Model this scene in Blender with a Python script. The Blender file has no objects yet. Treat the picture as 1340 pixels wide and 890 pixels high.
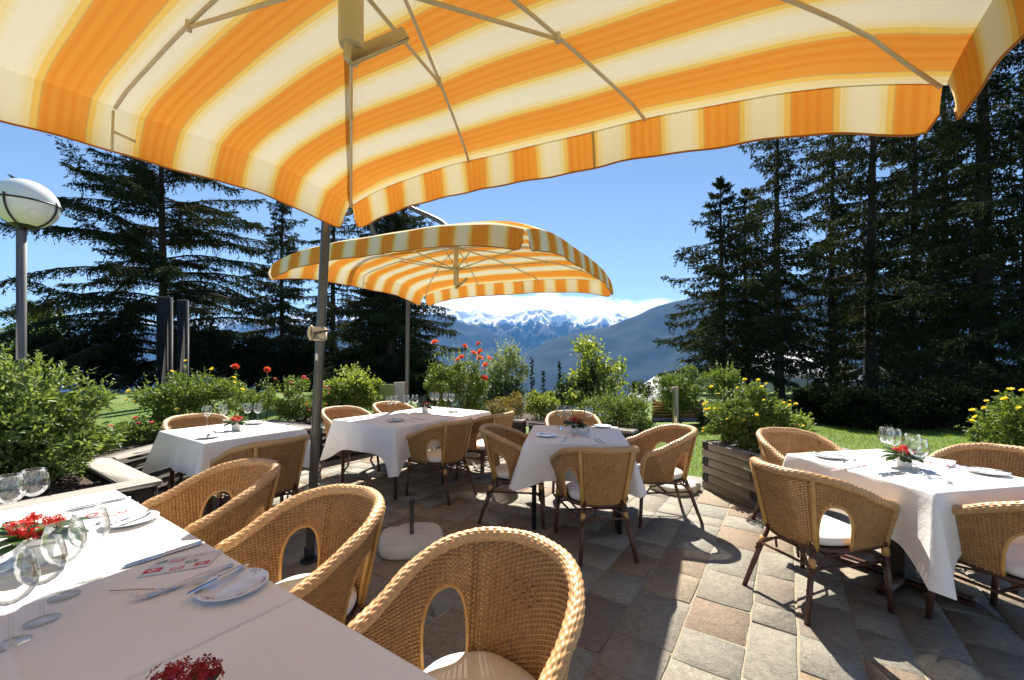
import bpy, math, random
import numpy as np
from mathutils import Vector, Matrix, noise as mnoise

random.seed(7)
RNG = np.random.default_rng(11)
SC = bpy.context.scene
COL = SC.collection
R = math.radians
PI = math.pi
F = 540.0          # focal length in photo pixels
EYE = 1.44         # eye height in metres

def P(px, py, z=0.0):
    Y = (EYE - z) * F / (py - 470.0)
    return Vector(((px - 670.0) / F * Y, Y, z))
def at(px, Y, z=0.0):
    return Vector(((px - 670.0) / F * Y, Y, z))
def zat(py, Y):
    return EYE - (py - 470.0) / F * Y

U = Vector((0.555, 0.832, 0)).normalized()      # long joints of the paving
W = Vector((0.832, -0.555, 0)).normalized()

# ------------------------------------------------------------------ object helpers
def link(o, parent=None):
    COL.objects.link(o)
    if parent is not None:
        o.parent = parent
    return o

def tag(o, label=None, cat=None, group=None, kind=None):
    if label: o['label'] = label
    if cat: o['category'] = cat
    if group: o['group'] = group
    if kind: o['kind'] = kind
    return o

def empty(name, loc=(0, 0, 0), rz=0.0, label=None, cat=None, group=None):
    o = bpy.data.objects.new(name, None)
    o.empty_display_size = 0.1
    COL.objects.link(o)
    o.location = loc
    o.rotation_euler = (0, 0, rz)
    return tag(o, label, cat, group)

def children_of(o, allobs):
    return [c for c in allobs if c.parent is o]

def copy_tree(root, loc, rz, label, group=None):
    r = root.copy(); COL.objects.link(r)
    r.location = loc; r.rotation_euler = (0, 0, rz)
    r['label'] = label
    if group: r['group'] = group
    for ch in list(root.children):
        c = ch.copy(); COL.objects.link(c); c.parent = r
        for g in list(ch.children):
            d = g.copy(); COL.objects.link(d); d.parent = c
    return r

class MB:
    """collects geometry and links it as one mesh object"""
    def __init__(self):
        self.v = []; self.f = []; self.n = 0; self.rnd = []; self.uv = []
    def add(self, v, f, M=None, rnd=None, uv=None):
        v = np.asarray(v, dtype=float).reshape(-1, 3)
        if M is not None:
            A = np.array(M)
            v = v @ A[:3, :3].T + A[:3, 3]
        f = [np.asarray(x) + self.n for x in f] if not isinstance(f, np.ndarray) else f + self.n
        self.v.append(v); self.f.append(f); self.n += len(v)
        if rnd is None: rnd = np.zeros(len(f))
        elif np.isscalar(rnd): rnd = np.full(len(f), rnd)
        self.rnd.append(np.asarray(rnd))
        return self
    def box(self, c, s, M=None, bev=0.0, rnd=None, rz=0.0):
        hx, hy, hz = s[0]/2, s[1]/2, s[2]/2
        if bev > 0:
            b = min(bev, hx*.9, hy*.9, hz*.9)
            v = []; 
            for sx in (-1, 1):
                for sy in (-1, 1):
                    for sz in (-1, 1):
                        v += [(sx*hx, sy*(hy-b), sz*(hz-b)), (sx*(hx-b), sy*hy, sz*(hz-b)), (sx*(hx-b), sy*(hy-b), sz*hz)]
            idx = lambda a, b_, c_, k: ((a*2+b_)*2+c_)*3+k
            f = []
            f += [(idx(0,0,0,0), idx(0,0,1,0), idx(0,1,1,0), idx(0,1,0,0)), (idx(1,0,0,0), idx(1,1,0,0), idx(1,1,1,0), idx(1,0,1,0)),
                  (idx(0,0,0,1), idx(1,0,0,1), idx(1,0,1,1), idx(0,0,1,1)), (idx(0,1,0,1), idx(0,1,1,1), idx(1,1,1,1), idx(1,1,0,1)),
                  (idx(0,0,0,2), idx(0,1,0,2), idx(1,1,0,2), idx(1,0,0,2)), (idx(0,0,1,2), idx(1,0,1,2), idx(1,1,1,2), idx(0,1,1,2))]
            for a in (0, 1):
                for c_ in (0, 1):
                    f.append((idx(a,c_,0,0), idx(a,c_,1,0), idx(a,c_,1,1), idx(a,c_,0,1)))
                    f.append((idx(a,0,c_,0), idx(a,1,c_,0), idx(a,1,c_,2), idx(a,0,c_,2)))
                    f.append((idx(0,a,c_,1), idx(1,a,c_,1), idx(1,a,c_,2), idx(0,a,c_,2)))
            for a in (0, 1):
                for b_ in (0, 1):
                    for c_ in (0, 1):
                        f.append((idx(a,b_,c_,0), idx(a,b_,c_,1), idx(a,b_,c_,2)))
        else:
            v = [(sx*hx, sy*hy, sz*hz) for sx in (-1, 1) for sy in (-1, 1) for sz in (-1, 1)]
            f = [(0,1,3,2), (4,6,7,5), (0,4,5,1), (2,3,7,6), (0,2,6,4), (1,5,7,3)]
        T = Matrix.Translation(Vector(c)) @ Matrix.Rotation(rz, 4, 'Z')
        if M is not None: T = M @ T
        return self.add(v, f, T, rnd)
    def tube(self, pts, rad, n=10, cap=True, M=None, flat=None, rnd=None):
        pts = np.asarray(pts, float); k = len(pts)
        rad = np.broadcast_to(np.asarray(rad, float), (k,))
        t = np.gradient(pts, axis=0); t /= np.linalg.norm(t, axis=1)[:, None] + 1e-12
        a = np.array([0, 0, 1.0]) if abs(t[0][2]) < .9 else np.array([1.0, 0, 0])
        nrm = np.cross(t[0], a); nrm /= np.linalg.norm(nrm)
        ang = np.linspace(0, 2*PI, n, endpoint=False)
        v = []
        for i in range(k):
            nrm = nrm - t[i]*np.dot(nrm, t[i]); nrm /= np.linalg.norm(nrm) + 1e-12
            b = np.cross(t[i], nrm)
            fl = 1.0 if flat is None else flat
            v.append(pts[i] + rad[i]*(np.cos(ang)[:, None]*nrm*fl + np.sin(ang)[:, None]*b))
        v = np.concatenate(v)
        f = []
        for i in range(k-1):
            for j in range(n):
                f.append((i*n+j, i*n+(j+1) % n, (i+1)*n+(j+1) % n, (i+1)*n+j))
        if cap:
            f.append(tuple(range(n-1, -1, -1))); f.append(tuple((k-1)*n+j for j in range(n)))
        return self.add(v, f, M, rnd)
    def lathe(self, prof, n=32, M=None, rnd=None, closed=False):
        prof = np.asarray(prof, float); k = len(prof)
        ang = np.linspace(0, 2*PI, n, endpoint=False)
        v = np.stack([np.outer(prof[:, 0], np.cos(ang)), np.outer(prof[:, 0], np.sin(ang)), np.repeat(prof[:, 1][:, None], n, 1)], -1).reshape(-1, 3)
        f = []
        for i in range(k-1):
            for j in range(n):
                f.append((i*n+j, i*n+(j+1) % n, (i+1)*n+(j+1) % n, (i+1)*n+j))
        return self.add(v, f, M, rnd)
    def poly(self, pts2, z0, z1, M=None, rnd=None):
        k = len(pts2)
        v = [(x, y, z0) for x, y in pts2] + [(x, y, z1) for x, y in pts2]
        f = [tuple(range(k-1, -1, -1)), tuple(range(k, 2*k))]
        f += [(i, (i+1) % k, k+(i+1) % k, k+i) for i in range(k)]
        return self.add(v, f, M, rnd)
    def build(self, name, mat, parent=None, smooth=False, uv=None, angle=None):
        V = np.concatenate(self.v)
        me = bpy.data.meshes.new(name)
        counts = []; loops = []
        for f in self.f:
            if isinstance(f, np.ndarray) and f.ndim == 2:
                counts.append(np.full(len(f), f.shape[1], int)); loops.append(f.ravel())
            else:
                counts.append(np.array([len(x) for x in f], int)); loops.append(np.concatenate([np.asarray(x) for x in f]) if len(f) else np.zeros(0, int))
        counts = np.concatenate(counts); loops = np.concatenate(loops).astype(np.int32)
        me.vertices.add(len(V)); me.vertices.foreach_set('co', V.astype(np.float32).ravel())
        me.loops.add(len(loops)); me.loops.foreach_set('vertex_index', loops)
        me.polygons.add(len(counts))
        st = np.concatenate([[0], np.cumsum(counts)[:-1]]).astype(np.int32)
        me.polygons.foreach_set('loop_start', st)
        me.update(calc_edges=True)
        rn = np.concatenate(self.rnd).astype(np.float32)
        if rn.any():
            at_ = me.attributes.new('rnd', 'FLOAT', 'FACE'); at_.data.foreach_set('value', rn)
        if uv is not None:
            l = me.uv_layers.new(name='UVMap'); l.data.foreach_set('uv', np.asarray(uv, np.float32)[loops].ravel())
        if smooth:
            me.polygons.foreach_set('use_smooth', np.ones(len(counts), bool))
        me.validate()
        if smooth and angle: 
            try: me.set_sharp_from_angle(angle=R(angle))
            except Exception: pass
        if mat is not None:
            for m in (mat if isinstance(mat, (list, tuple)) else [mat]): me.materials.append(m)
        o = bpy.data.objects.new(name, me)
        return link(o, parent)

# ------------------------------------------------------------------ materials
def newmat(name):
    m = bpy.data.materials.new(name); m.use_nodes = True
    nt = m.node_tree
    b = nt.nodes['Principled BSDF']
    return m, nt, b
def N(nt, t, **kw):
    n = nt.nodes.new(t)
    for k, v in kw.items():
        if k.startswith('i_'): n.inputs[k[2:]].default_value = v
        else: setattr(n, k, v)
    return n
def c4(c): return (c[0], c[1], c[2], 1.0)
def ramp(nt, fac, stops, interp='LINEAR'):
    r = N(nt, 'ShaderNodeValToRGB'); r.color_ramp.interpolation = interp
    e = r.color_ramp.elements
    while len(e) < len(stops): e.new(0.5)
    for x, (p, c) in zip(e, stops):
        x.position = p; x.color = c4(c)
    nt.links.new(fac, r.inputs['Fac'])
    return r.outputs['Color']
def noise_tex(nt, scale, detail=4, rough=.55, coord='Object', stretch=None):
    tc = N(nt, 'ShaderNodeTexCoord')
    src = tc.outputs[coord]
    if stretch:
        mp = N(nt, 'ShaderNodeMapping'); mp.inputs['Scale'].default_value = stretch
        nt.links.new(src, mp.inputs['Vector']); src = mp.outputs['Vector']
    n = N(nt, 'ShaderNodeTexNoise'); n.inputs['Scale'].default_value = scale; n.inputs['Detail'].default_value = detail; n.inputs['Roughness'].default_value = rough
    nt.links.new(src, n.inputs['Vector'])
    return n.outputs['Fac']
def bump(nt, b, h, strength=.3, dist=.002):
    n = N(nt, 'ShaderNodeBump'); n.inputs['Strength'].default_value = strength; n.inputs['Distance'].default_value = dist
    nt.links.new(h, n.inputs['Height']); nt.links.new(n.outputs['Normal'], b.inputs['Normal'])
def simple(name, c1, c2=None, rough=.6, scale=8, metal=0, bumpst=0, bumpscale=80, bumpd=.002, stretch=None, spec=.5, rndvar=None, detail=4, coat=0):
    m, nt, b = newmat(name)
    b.inputs['Roughness'].default_value = rough; b.inputs['Metallic'].default_value = metal
    b.inputs['Specular IOR Level'].default_value = spec
    if coat: b.inputs['Coat Weight'].default_value = coat
    if c2 is None: c2 = tuple(x*.85 for x in c1)
    f = noise_tex(nt, scale, detail, stretch=stretch)
    col = ramp(nt, f, [(.3, c1), (.7, c2)])
    if rndvar:
        at_ = N(nt, 'ShaderNodeAttribute', attribute_name='rnd')
        mx = N(nt, 'ShaderNodeMix', data_type='RGBA'); mx.blend_type = 'MIX'
        nt.links.new(at_.outputs['Fac'], mx.inputs['Factor'])
        nt.links.new(col, mx.inputs['A']); mx.inputs['B'].default_value = c4(rndvar)
        col = mx.outputs['Result']
    nt.links.new(col, b.inputs['Base Color'])
    if bumpst:
        bump(nt, b, noise_tex(nt, bumpscale, 5, .6, stretch=stretch), bumpst, bumpd)
    return m

def leafmat(name, c1, c2, trans=.35, rough=.5, spec=.4):
    m, nt, b = newmat(name)
    at_ = N(nt, 'ShaderNodeAttribute', attribute_name='rnd')
    col = ramp(nt, at_.outputs['Fac'], [(0, c1), (1, c2)])
    nt.links.new(col, b.inputs['Base Color']); b.inputs['Roughness'].default_value = rough
    b.inputs['Specular IOR Level'].default_value = spec
    tr = N(nt, 'ShaderNodeBsdfTranslucent')
    g = N(nt, 'ShaderNodeMix', data_type='RGBA'); g.blend_type = 'MULTIPLY'; g.inputs['Factor'].default_value = 1
    nt.links.new(col, g.inputs['A']); g.inputs['B'].default_value = (1.5, 1.45, .7, 1)
    nt.links.new(g.outputs['Result'], tr.inputs['Color'])
    mx = N(nt, 'ShaderNodeMixShader'); mx.inputs[0].default_value = trans
    nt.links.new(b.outputs[0], mx.inputs[1]); nt.links.new(tr.outputs[0], mx.inputs[2])
    nt.links.new(mx.outputs[0], nt.nodes['Material Output'].inputs['Surface'])
    return m

M = {}
M['wicker'] = simple('wicker', (.53, .295, .10), (.37, .19, .06), .42, 35, bumpst=.25, bumpscale=300, bumpd=.001)
M['rim'] = simple('wicker_rim', (.56, .33, .13), (.40, .215, .078), .42, 60, bumpst=.2, bumpscale=260, bumpd=.0015)
M['cane'] = simple('cane', (.58, .34, .11), (.46, .24, .07), .38, 20, bumpst=.1, bumpscale=200)
M['legwood'] = simple('leg_wood', (.10, .042, .022), (.055, .022, .013), .38, 14, bumpst=.2, bumpscale=90, stretch=(1, 1, .15))
M['cushion'] = simple('cushion_cloth', (.80, .77, .72), (.74, .71, .66), .85, 6, bumpst=.25, bumpscale=900, bumpd=.0006)
M['steel'] = simple('cutlery_steel', (.72, .73, .75), (.62, .63, .66), .16, 30, metal=1)
M['ceramic'] = simple('plate_ceramic', (.80, .80, .80), (.77, .77, .77), .12, 4, coat=.3)
M['potwhite'] = simple('pot_ceramic', (.74, .70, .67), (.68, .63, .60), .3, 9)
M['soil'] = simple('soil', (.045, .03, .02), (.10, .07, .045), .95, 30, bumpst=1, bumpscale=40, bumpd=.03)
M['polemetal'] = simple('pole_metal', (.13, .12, .10), (.10, .09, .08), .35, 12, metal=.6)
M['creammetal'] = simple('cream_painted_metal', (.66, .58, .40), (.60, .52, .35), .4, 12)
M['ribmetal'] = simple('rib_metal', (.66, .60, .46), (.58, .52, .40), .45, 12)
M['black'] = simple('black_iron', (.018, .018, .018), (.03, .03, .03), .45, 10)
M['darksteel'] = simple('dark_steel', (.020, .020, .021), (.012, .012, .013), .55, 6, spec=.25)
M['concrete'] = simple('cast_concrete', (.60, .56, .47), (.50, .46, .38), .8, 7, bumpst=.3, bumpscale=60, bumpd=.003)
M['timber'] = simple('weathered_timber', (.42, .39, .34), (.24, .22, .185), .8, 3, bumpst=.5, bumpscale=25, bumpd=.006, stretch=(.6, 9, 9), rndvar=(.22, .195, .165), detail=8)
M['timberdark'] = simple('dark_timber', (.065, .055, .045), (.03, .026, .022), .8, 3, bumpst=.5, bumpscale=25, bumpd=.006, stretch=(.6, 9, 9), rndvar=(.04, .034, .029), detail=8)
M['endgrain'] = simple('tarred_end_grain', (.02, .017, .015), (.035, .03, .026), .8, 30, bumpst=.4, bumpscale=60)
M['postwood'] = simple('pale_post_wood', (.55, .42, .27), (.42, .31, .19), .75, 5, stretch=(8, 8, .6))
M['bark'] = simple('bark', (.055, .042, .034), (.025, .019, .016), .9, 5, bumpst=1, bumpscale=10, bumpd=.05, stretch=(1, 1, .25))
M['leaf_shrub'] = leafmat('shrub_leaves', (.035, .08, .022), (.24, .31, .09), .36)
M['needle_dark'] = leafmat('shaded_needles', (.008, .012, .007), (.022, .030, .012), .08, .9, .05)  # albedo lowered to paint in the tree shade missing over the undergrowth
M['stem'] = simple('green_stem', (.07, .09, .03), (.06, .05, .025), .7, 5)
M['needle'] = leafmat('spruce_needles', (.016, .024, .012), (.050, .062, .022), .20, .85, .08)
M['needle_far'] = leafmat('far_needles', (.018, .035, .02), (.035, .055, .025), .10, .6, .2)
M['leaf_lime'] = leafmat('lime_leaves', (.11, .17, .03), (.33, .38, .10), .42)
M['leaf_mid'] = leafmat('mid_leaves', (.06, .11, .022), (.20, .26, .055), .36)
M['leaf_dark'] = leafmat('dark_leaves', (.025, .055, .016), (.075, .12, .03), .28)
M['leaf_olive'] = leafmat('olive_leaves', (.13, .11, .03), (.25, .19, .05), .35)
M['leaf_grey'] = leafmat('variegated_leaves', (.10, .15, .06), (.34, .38, .22), .35)
M['leaf_pot'] = leafmat('kalanchoe_leaves', (.035, .075, .03), (.09, .15, .06), .2, .35)
M['yellow'] = leafmat('yellow_petals', (.82, .64, .04), (.90, .78, .14), .35)
M['rose'] = leafmat('coral_petals', (.80, .08, .05), (.88, .20, .12), .30)
M['pink'] = leafmat('pink_petals', (.75, .28, .28), (.72, .12, .22), .35)
M['red'] = leafmat('red_petals', (.50, .012, .012), (.70, .04, .025), .25)
M['darkred'] = leafmat('dark_red_petals', (.25, .008, .015), (.42, .02, .03), .25)
M['slate'] = simple('roof_slate', (.48, .48, .49), (.34, .34, .35), .7, 9, bumpst=.5, bumpscale=12, bumpd=.03)
M['paleroof'] = simple('pale_roof', (.40, .40, .40), (.30, .30, .31), .7, 3)
M['render'] = simple('white_render', (.72, .73, .74), (.64, .65, .67), .85, 4)
M['creamwall'] = simple('cream_boards', (.62, .52, .30), (.52, .43, .24), .8, 4)
M['orangewood'] = simple('orange_timber', (.42, .20, .08), (.28, .13, .05), .7, 3, stretch=(1, 1, 12))
M['windowdark'] = simple('dark_window', (.03, .035, .04), (.05, .055, .06), .1, 3)
M['greenboard'] = simple('green_board', (.30, .36, .12), (.26, .32, .10), .7, 4)
M['creamboard'] = simple('cream_board', (.60, .56, .38), (.54, .50, .34), .7, 4)
M['globe'] = simple('opal_glass', (.82, .82, .79), (.79, .79, .76), .12, 2, coat=.4)
M['lamppole'] = simple('lamp_pole_metal', (.17, .16, .15), (.11, .105, .10), .45, 6, stretch=(3, 3, .4), metal=.3)
M['redprint'] = simple('red_print', (.62, .03, .04), (.55, .02, .03), .6, 5)
M['pinkprint'] = simple('pink_print', (.70, .22, .24), (.66, .30, .30), .6, 90)
M['greenprint'] = simple('green_print', (.08, .19, .11), (.25, .33, .26), .6, 90)
M['greyprint'] = simple('grey_print', (.30, .29, .29), (.25, .24, .24), .6, 5)
M['paper'] = simple('napkin_paper', (.78, .75, .71), (.76, .73, .69), .8, 5)
M['plateprint'] = simple('plate_flower_print', (.10, .07, .10), (.45, .10, .10), .3, 60)
M['stick'] = simple('thin_stick', (.50, .30, .16), (.42, .25, .13), .7, 10)

# thin glass
def thinglass(nm, mxr):
    m, nt, b = newmat(nm)
    tr = N(nt, 'ShaderNodeBsdfTransparent'); tr.inputs[0].default_value = (.965, .975, .975, 1)
    lw2 = N(nt, 'ShaderNodeLayerWeight'); lw2.inputs['Blend'].default_value = .5
    edge = ramp(nt, lw2.outputs['Facing'], [(.0, (.985, .99, .99)), (.55, (.96, .97, .97)), (.82, (.74, .77, .77)), (1, (.40, .44, .45))])
    nt.links.new(edge, tr.inputs[0])
    gl = N(nt, 'ShaderNodeBsdfGlossy'); gl.inputs['Roughness'].default_value = .02; gl.inputs[0].default_value = (1, 1, 1, 1)
    lw = N(nt, 'ShaderNodeLayerWeight'); lw.inputs['Blend'].default_value = .24
    mr = N(nt, 'ShaderNodeMapRange'); mr.inputs['To Min'].default_value = .03; mr.inputs['To Max'].default_value = mxr
    nt.links.new(lw.outputs['Fresnel'], mr.inputs['Value'])
    mx = N(nt, 'ShaderNodeMixShader')
    nt.links.new(mr.outputs[0], mx.inputs[0]); nt.links.new(tr.outputs[0], mx.inputs[1]); nt.links.new(gl.outputs[0], mx.inputs[2])
    nt.links.new(mx.outputs[0], nt.nodes['Material Output'].inputs['Surface'])
    return m
M['glass'] = thinglass('thin_glass', .60)
M['glassfoot'] = thinglass('glass_foot', .28)

def clothmat():
    m, nt, b = newmat('white_tablecloth')
    b.inputs['Roughness'].default_value = .8; b.inputs['Specular IOR Level'].default_value = .2
    col = ramp(nt, noise_tex(nt, 3, 3), [(.3, (.86, .83, .785)), (.7, (.83, .80, .755))])
    nt.links.new(col, b.inputs['Base Color'])
    n1 = noise_tex(nt, 7, 4, .6); n2 = noise_tex(nt, 700, 2, .5)
    a = N(nt, 'ShaderNodeMath', operation='MULTIPLY'); a.inputs[1].default_value = .03; nt.links.new(n2, a.inputs[0])
    s = N(nt, 'ShaderNodeMath', operation='ADD'); nt.links.new(n1, s.inputs[0]); nt.links.new(a.outputs[0], s.inputs[1])
    bump(nt, b, s.outputs[0], .45, .018)
    return m
M['cloth'] = clothmat()

PER = .316
def canopymat():
    m, nt, b = newmat('striped_canvas')
    uvn = N(nt, 'ShaderNodeUVMap', uv_map='UVMap')
    sep = N(nt, 'ShaderNodeSeparateXYZ'); nt.links.new(uvn.outputs[0], sep.inputs[0])
    # slight waviness of the dyed yarns
    fr = N(nt, 'ShaderNodeMath', operation='FRACT'); nt.links.new(sep.outputs['X'], fr.inputs[0])
    cr, ye, yo, o1, o2 = (.78, .74, .56), (.79, .66, .30), (.79, .53, .13), (.76, .33, .055), (.74, .265, .038)
    st = [(0, cr), (.10, cr), (.16, (.78, .69, .42)), (.185, ye), (.205, (.79, .68, .38)), (.225, yo), (.275, yo), (.283, (.58, .36, .12)), (.295, o1),
          (.345, o2), (.385, o1), (.42, (.77, .315, .05)), (.455, o2), (.53, (.78, .335, .055)), (.565, o2), (.61, o1), (.66, (.77, .32, .05)), (.705, o1),
          (.717, (.58, .36, .12)), (.727, yo), (.77, yo), (.79, (.79, .68, .38)), (.815, ye), (.84, (.78, .69, .42)), (.90, cr), (1, cr)]
    col = ramp(nt, fr.outputs[0], st)
    # fine threads of darker and lighter yarn running along the stripes
    ty = N(nt, 'ShaderNodeMapping'); ty.inputs['Scale'].default_value = (46, .05, 1); nt.links.new(uvn.outputs[0], ty.inputs['Vector'])
    ny_ = N(nt, 'ShaderNodeTexNoise'); ny_.inputs['Scale'].default_value = 1; ny_.inputs['Detail'].default_value = 3; nt.links.new(ty.outputs[0], ny_.inputs['Vector'])
    ky = ramp(nt, ny_.outputs['Fac'], [(.34, (.86, .80, .66)), (.5, (1, 1, 1)), (.68, (1.08, 1.12, 1.2))])
    m0 = N(nt, 'ShaderNodeMix', data_type='RGBA'); m0.blend_type = 'MULTIPLY'; m0.inputs['Factor'].default_value = .16
    nt.links.new(col, m0.inputs['A']); nt.links.new(ky, m0.inputs['B']); col = m0.outputs['Result']
    # slub threads: small streaks
    tc = N(nt, 'ShaderNodeMapping'); tc.inputs['Scale'].default_value = (420, 12, 1); nt.links.new(uvn.outputs[0], tc.inputs['Vector'])
    ns = N(nt, 'ShaderNodeTexNoise'); ns.inputs['Scale'].default_value = 1; ns.inputs['Detail'].default_value = 2; nt.links.new(tc.outputs[0], ns.inputs['Vector'])
    k = ramp(nt, ns.outputs['Fac'], [(.28, (.86, .85, .80)), (.42, (1, 1, 1))])
    mu = N(nt, 'ShaderNodeMix', data_type='RGBA'); mu.blend_type = 'MULTIPLY'; mu.inputs['Factor'].default_value = .8
    nt.links.new(col, mu.inputs['A']); nt.links.new(k, mu.inputs['B'])
    col = mu.outputs['Result']
    di = N(nt, 'ShaderNodeBsdfDiffuse'); tr = N(nt, 'ShaderNodeBsdfTranslucent')
    nt.links.new(col, di.inputs['Color']); nt.links.new(col, tr.inputs['Color'])
    mx = N(nt, 'ShaderNodeMixShader'); mx.inputs[0].default_value = .20
    nt.links.new(di.outputs[0], mx.inputs[1]); nt.links.new(tr.outputs[0], mx.inputs[2])
    nt.links.new(mx.outputs[0], nt.nodes['Material Output'].inputs['Surface'])
    return m
def varied(m, lo, hi):
    nt = m.node_tree; b = nt.nodes['Principled BSDF']; src = b.inputs['Base Color'].links[0].from_socket
    oi = N(nt, 'ShaderNodeObjectInfo'); mr = N(nt, 'ShaderNodeMapRange'); mr.inputs['To Min'].default_value = lo; mr.inputs['To Max'].default_value = hi
    nt.links.new(oi.outputs['Random'], mr.inputs['Value'])
    hs = N(nt, 'ShaderNodeHueSaturation'); nt.links.new(src, hs.inputs['Color']); nt.links.new(mr.outputs[0], hs.inputs['Value']); hs.inputs['Saturation'].default_value = .95
    nt.links.new(hs.outputs[0], b.inputs['Base Color'])
varied(M['wicker'], .80, 1.18); varied(M['rim'], .85, 1.15)
M['canopy'] = canopymat()
M['seam'] = simple('seam_tape', (.55, .40, .16), (.48, .34, .13), .8, 20)
M['hem'] = simple('hem_tape', (.42, .16, .035), (.36, .13, .03), .8, 20)

def stonemat():
    m, nt, b = newmat('porphyry_slab')
    at_ = N(nt, 'ShaderNodeAttribute', attribute_name='rnd')
    col = ramp(nt, at_.outputs['Fac'], [(0, (.25, .235, .20)), (.22, (.30, .28, .24)), (.40, (.215, .215, .195)), (.55, (.32, .265, .195)), (.68, (.235, .18, .13)), (.80, (.30, .215, .14)), (.9, (.19, .155, .13)), (1, (.33, .305, .26))])
    n = noise_tex(nt, 26, 9, .75)
    k = ramp(nt, n, [(.3, (.74, .70, .63)), (.7, (1.42, 1.36, 1.23))])
    mu = N(nt, 'ShaderNodeMix', data_type='RGBA'); mu.blend_type = 'MULTIPLY'; mu.inputs['Factor'].default_value = 1
    nt.links.new(col, mu.inputs['A']); nt.links.new(k, mu.inputs['B'])
    n3 = noise_tex(nt, 130, 4, .75)
    k3 = ramp(nt, n3, [(.36, (.55, .55, .55)), (.62, (1.2, 1.2, 1.2))])
    mu2 = N(nt, 'ShaderNodeMix', data_type='RGBA'); mu2.blend_type = 'MULTIPLY'; mu2.inputs['Factor'].default_value = .8
    nt.links.new(mu.outputs['Result'], mu2.inputs['A']); nt.links.new(k3, mu2.inputs['B'])
    nt.links.new(mu2.outputs['Result'], b.inputs['Base Color'])
    b.inputs['Roughness'].default_value = .62
    bump(nt, b, noise_tex(nt, 34, 10, .8), .9, .016)
    return m
M['stone'] = stonemat()
M['knot'] = simple('dark_cane_end', (.13, .055, .025), (.09, .04, .02), .5, 20)
M['grout'] = simple('sandy_grout', (.33, .29, .21), (.24, .21, .15), .95, 25, bumpst=.6, bumpscale=200)
M['lawn'] = simple('lawn_ground', (.135, .20, .03), (.09, .145, .022), .9, 1.3, bumpst=.8, bumpscale=60, bumpd=.03, detail=8)
M['grass'] = leafmat('grass_blades', (.12, .19, .02), (.22, .30, .045), .35, .6, .2)
M['valley'] = simple('valley_ground', (.05, .09, .035), (.09, .12, .05), .95, .01, detail=8)

def hillmat(name, snowline=None, base=((.004, .010, .015), (.018, .028, .028)), rock=(.20, .19, .18)):
    m, nt, b = newmat(name)
    b.inputs['Roughness'].default_value = .95; b.inputs['Specular IOR Level'].default_value = .1
    n = noise_tex(nt, .004, 9, .65)
    col = ramp(nt, n, [(.35, base[0]), (.68, base[1]), (.76, (.075, .085, .075))])
    if snowline is not None:
        geo = N(nt, 'ShaderNodeNewGeometry'); sp = N(nt, 'ShaderNodeSeparateXYZ'); nt.links.new(geo.outputs['Position'], sp.inputs[0])
        nn = noise_tex(nt, .006, 8, .7)
        a = N(nt, 'ShaderNodeMath', operation='MULTIPLY_ADD'); nt.links.new(nn, a.inputs[0]); a.inputs[1].default_value = 900; nt.links.new(sp.outputs['Z'], a.inputs[2])
        mr = N(nt, 'ShaderNodeMapRange'); mr.inputs['From Min'].default_value = snowline+430; mr.inputs['From Max'].default_value = snowline+470
        nt.links.new(a.outputs[0], mr.inputs['Value'])
        mr2 = N(nt, 'ShaderNodeMapRange'); mr2.inputs['From Min'].default_value = snowline-300; mr2.inputs['From Max'].default_value = snowline+200
        nt.links.new(sp.outputs['Z'], mr2.inputs['Value'])
        m1 = N(nt, 'ShaderNodeMix', data_type='RGBA'); nt.links.new(mr2.outputs[0], m1.inputs['Factor']); nt.links.new(col, m1.inputs['A']); m1.inputs['B'].default_value = c4(rock)
        m2 = N(nt, 'ShaderNodeMix', data_type='RGBA'); nt.links.new(mr.outputs[0], m2.inputs['Factor']); nt.links.new(m1.outputs['Result'], m2.inputs['A']); m2.inputs['B'].default_value = (.85, .87, .9, 1)
        col = m2.outputs['Result']
    nt.links.new(col, b.inputs['Base Color'])
    return m
#PART2
# ------------------------------------------------------------------ camera, sun, sky
cam = bpy.data.cameras.new('camera'); cam.sensor_fit = 'HORIZONTAL'; cam.sensor_width = 36
cam.lens = 36*F/1340; cam.shift_y = 25/1340; cam.clip_start = .02; cam.clip_end = 60000
co = bpy.data.objects.new('camera', cam); COL.objects.link(co)
co.location = (0, 0, EYE); co.rotation_euler = (PI/2, 0, 0)
SC.camera = co
SUN_PER = Vector((-.045, .79, 1.0))            # towards the sun, per metre of height
sd = SUN_PER.normalized()
sun = bpy.data.lights.new('sun', 'SUN'); sun.energy = 4.8; sun.angle = R(.53); sun.color = (1, .94, .84)
so = bpy.data.objects.new('sun', sun); COL.objects.link(so)
so.rotation_euler = (-sd).to_track_quat('-Z', 'Y').to_euler(); so.location = (0, 0, 30)
elev = math.asin(sd.z); azim = math.atan2(sd.x, sd.y)

wd = bpy.data.worlds.new('World'); SC.world = wd; wd.use_nodes = True
nt = wd.node_tree; bg = nt.nodes['Background']
sky = nt.nodes.new('ShaderNodeTexSky'); sky.sky_type = 'NISHITA'; sky.sun_disc = False
sky.sun_elevation = elev; sky.sun_rotation = azim; sky.altitude = 1500; sky.air_density = 1.0; sky.dust_density = .05; sky.ozone_density = 1.2
SKY_STRENGTH = .060
tc = nt.nodes.new('ShaderNodeTexCoord')
sp = nt.nodes.new('ShaderNodeSeparateXYZ'); nt.links.new(tc.outputs['Generated'], sp.inputs[0])
mp = nt.nodes.new('ShaderNodeMapping'); mp.inputs['Scale'].default_value = (5, 5, 16); mp.inputs['Location'].default_value = (1.3, .2, .4)
nt.links.new(tc.outputs['Generated'], mp.inputs[0])
cn = nt.nodes.new('ShaderNodeTexNoise'); cn.inputs['Scale'].default_value = 1.0; cn.inputs['Detail'].default_value = 9; cn.inputs['Roughness'].default_value = .58
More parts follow.
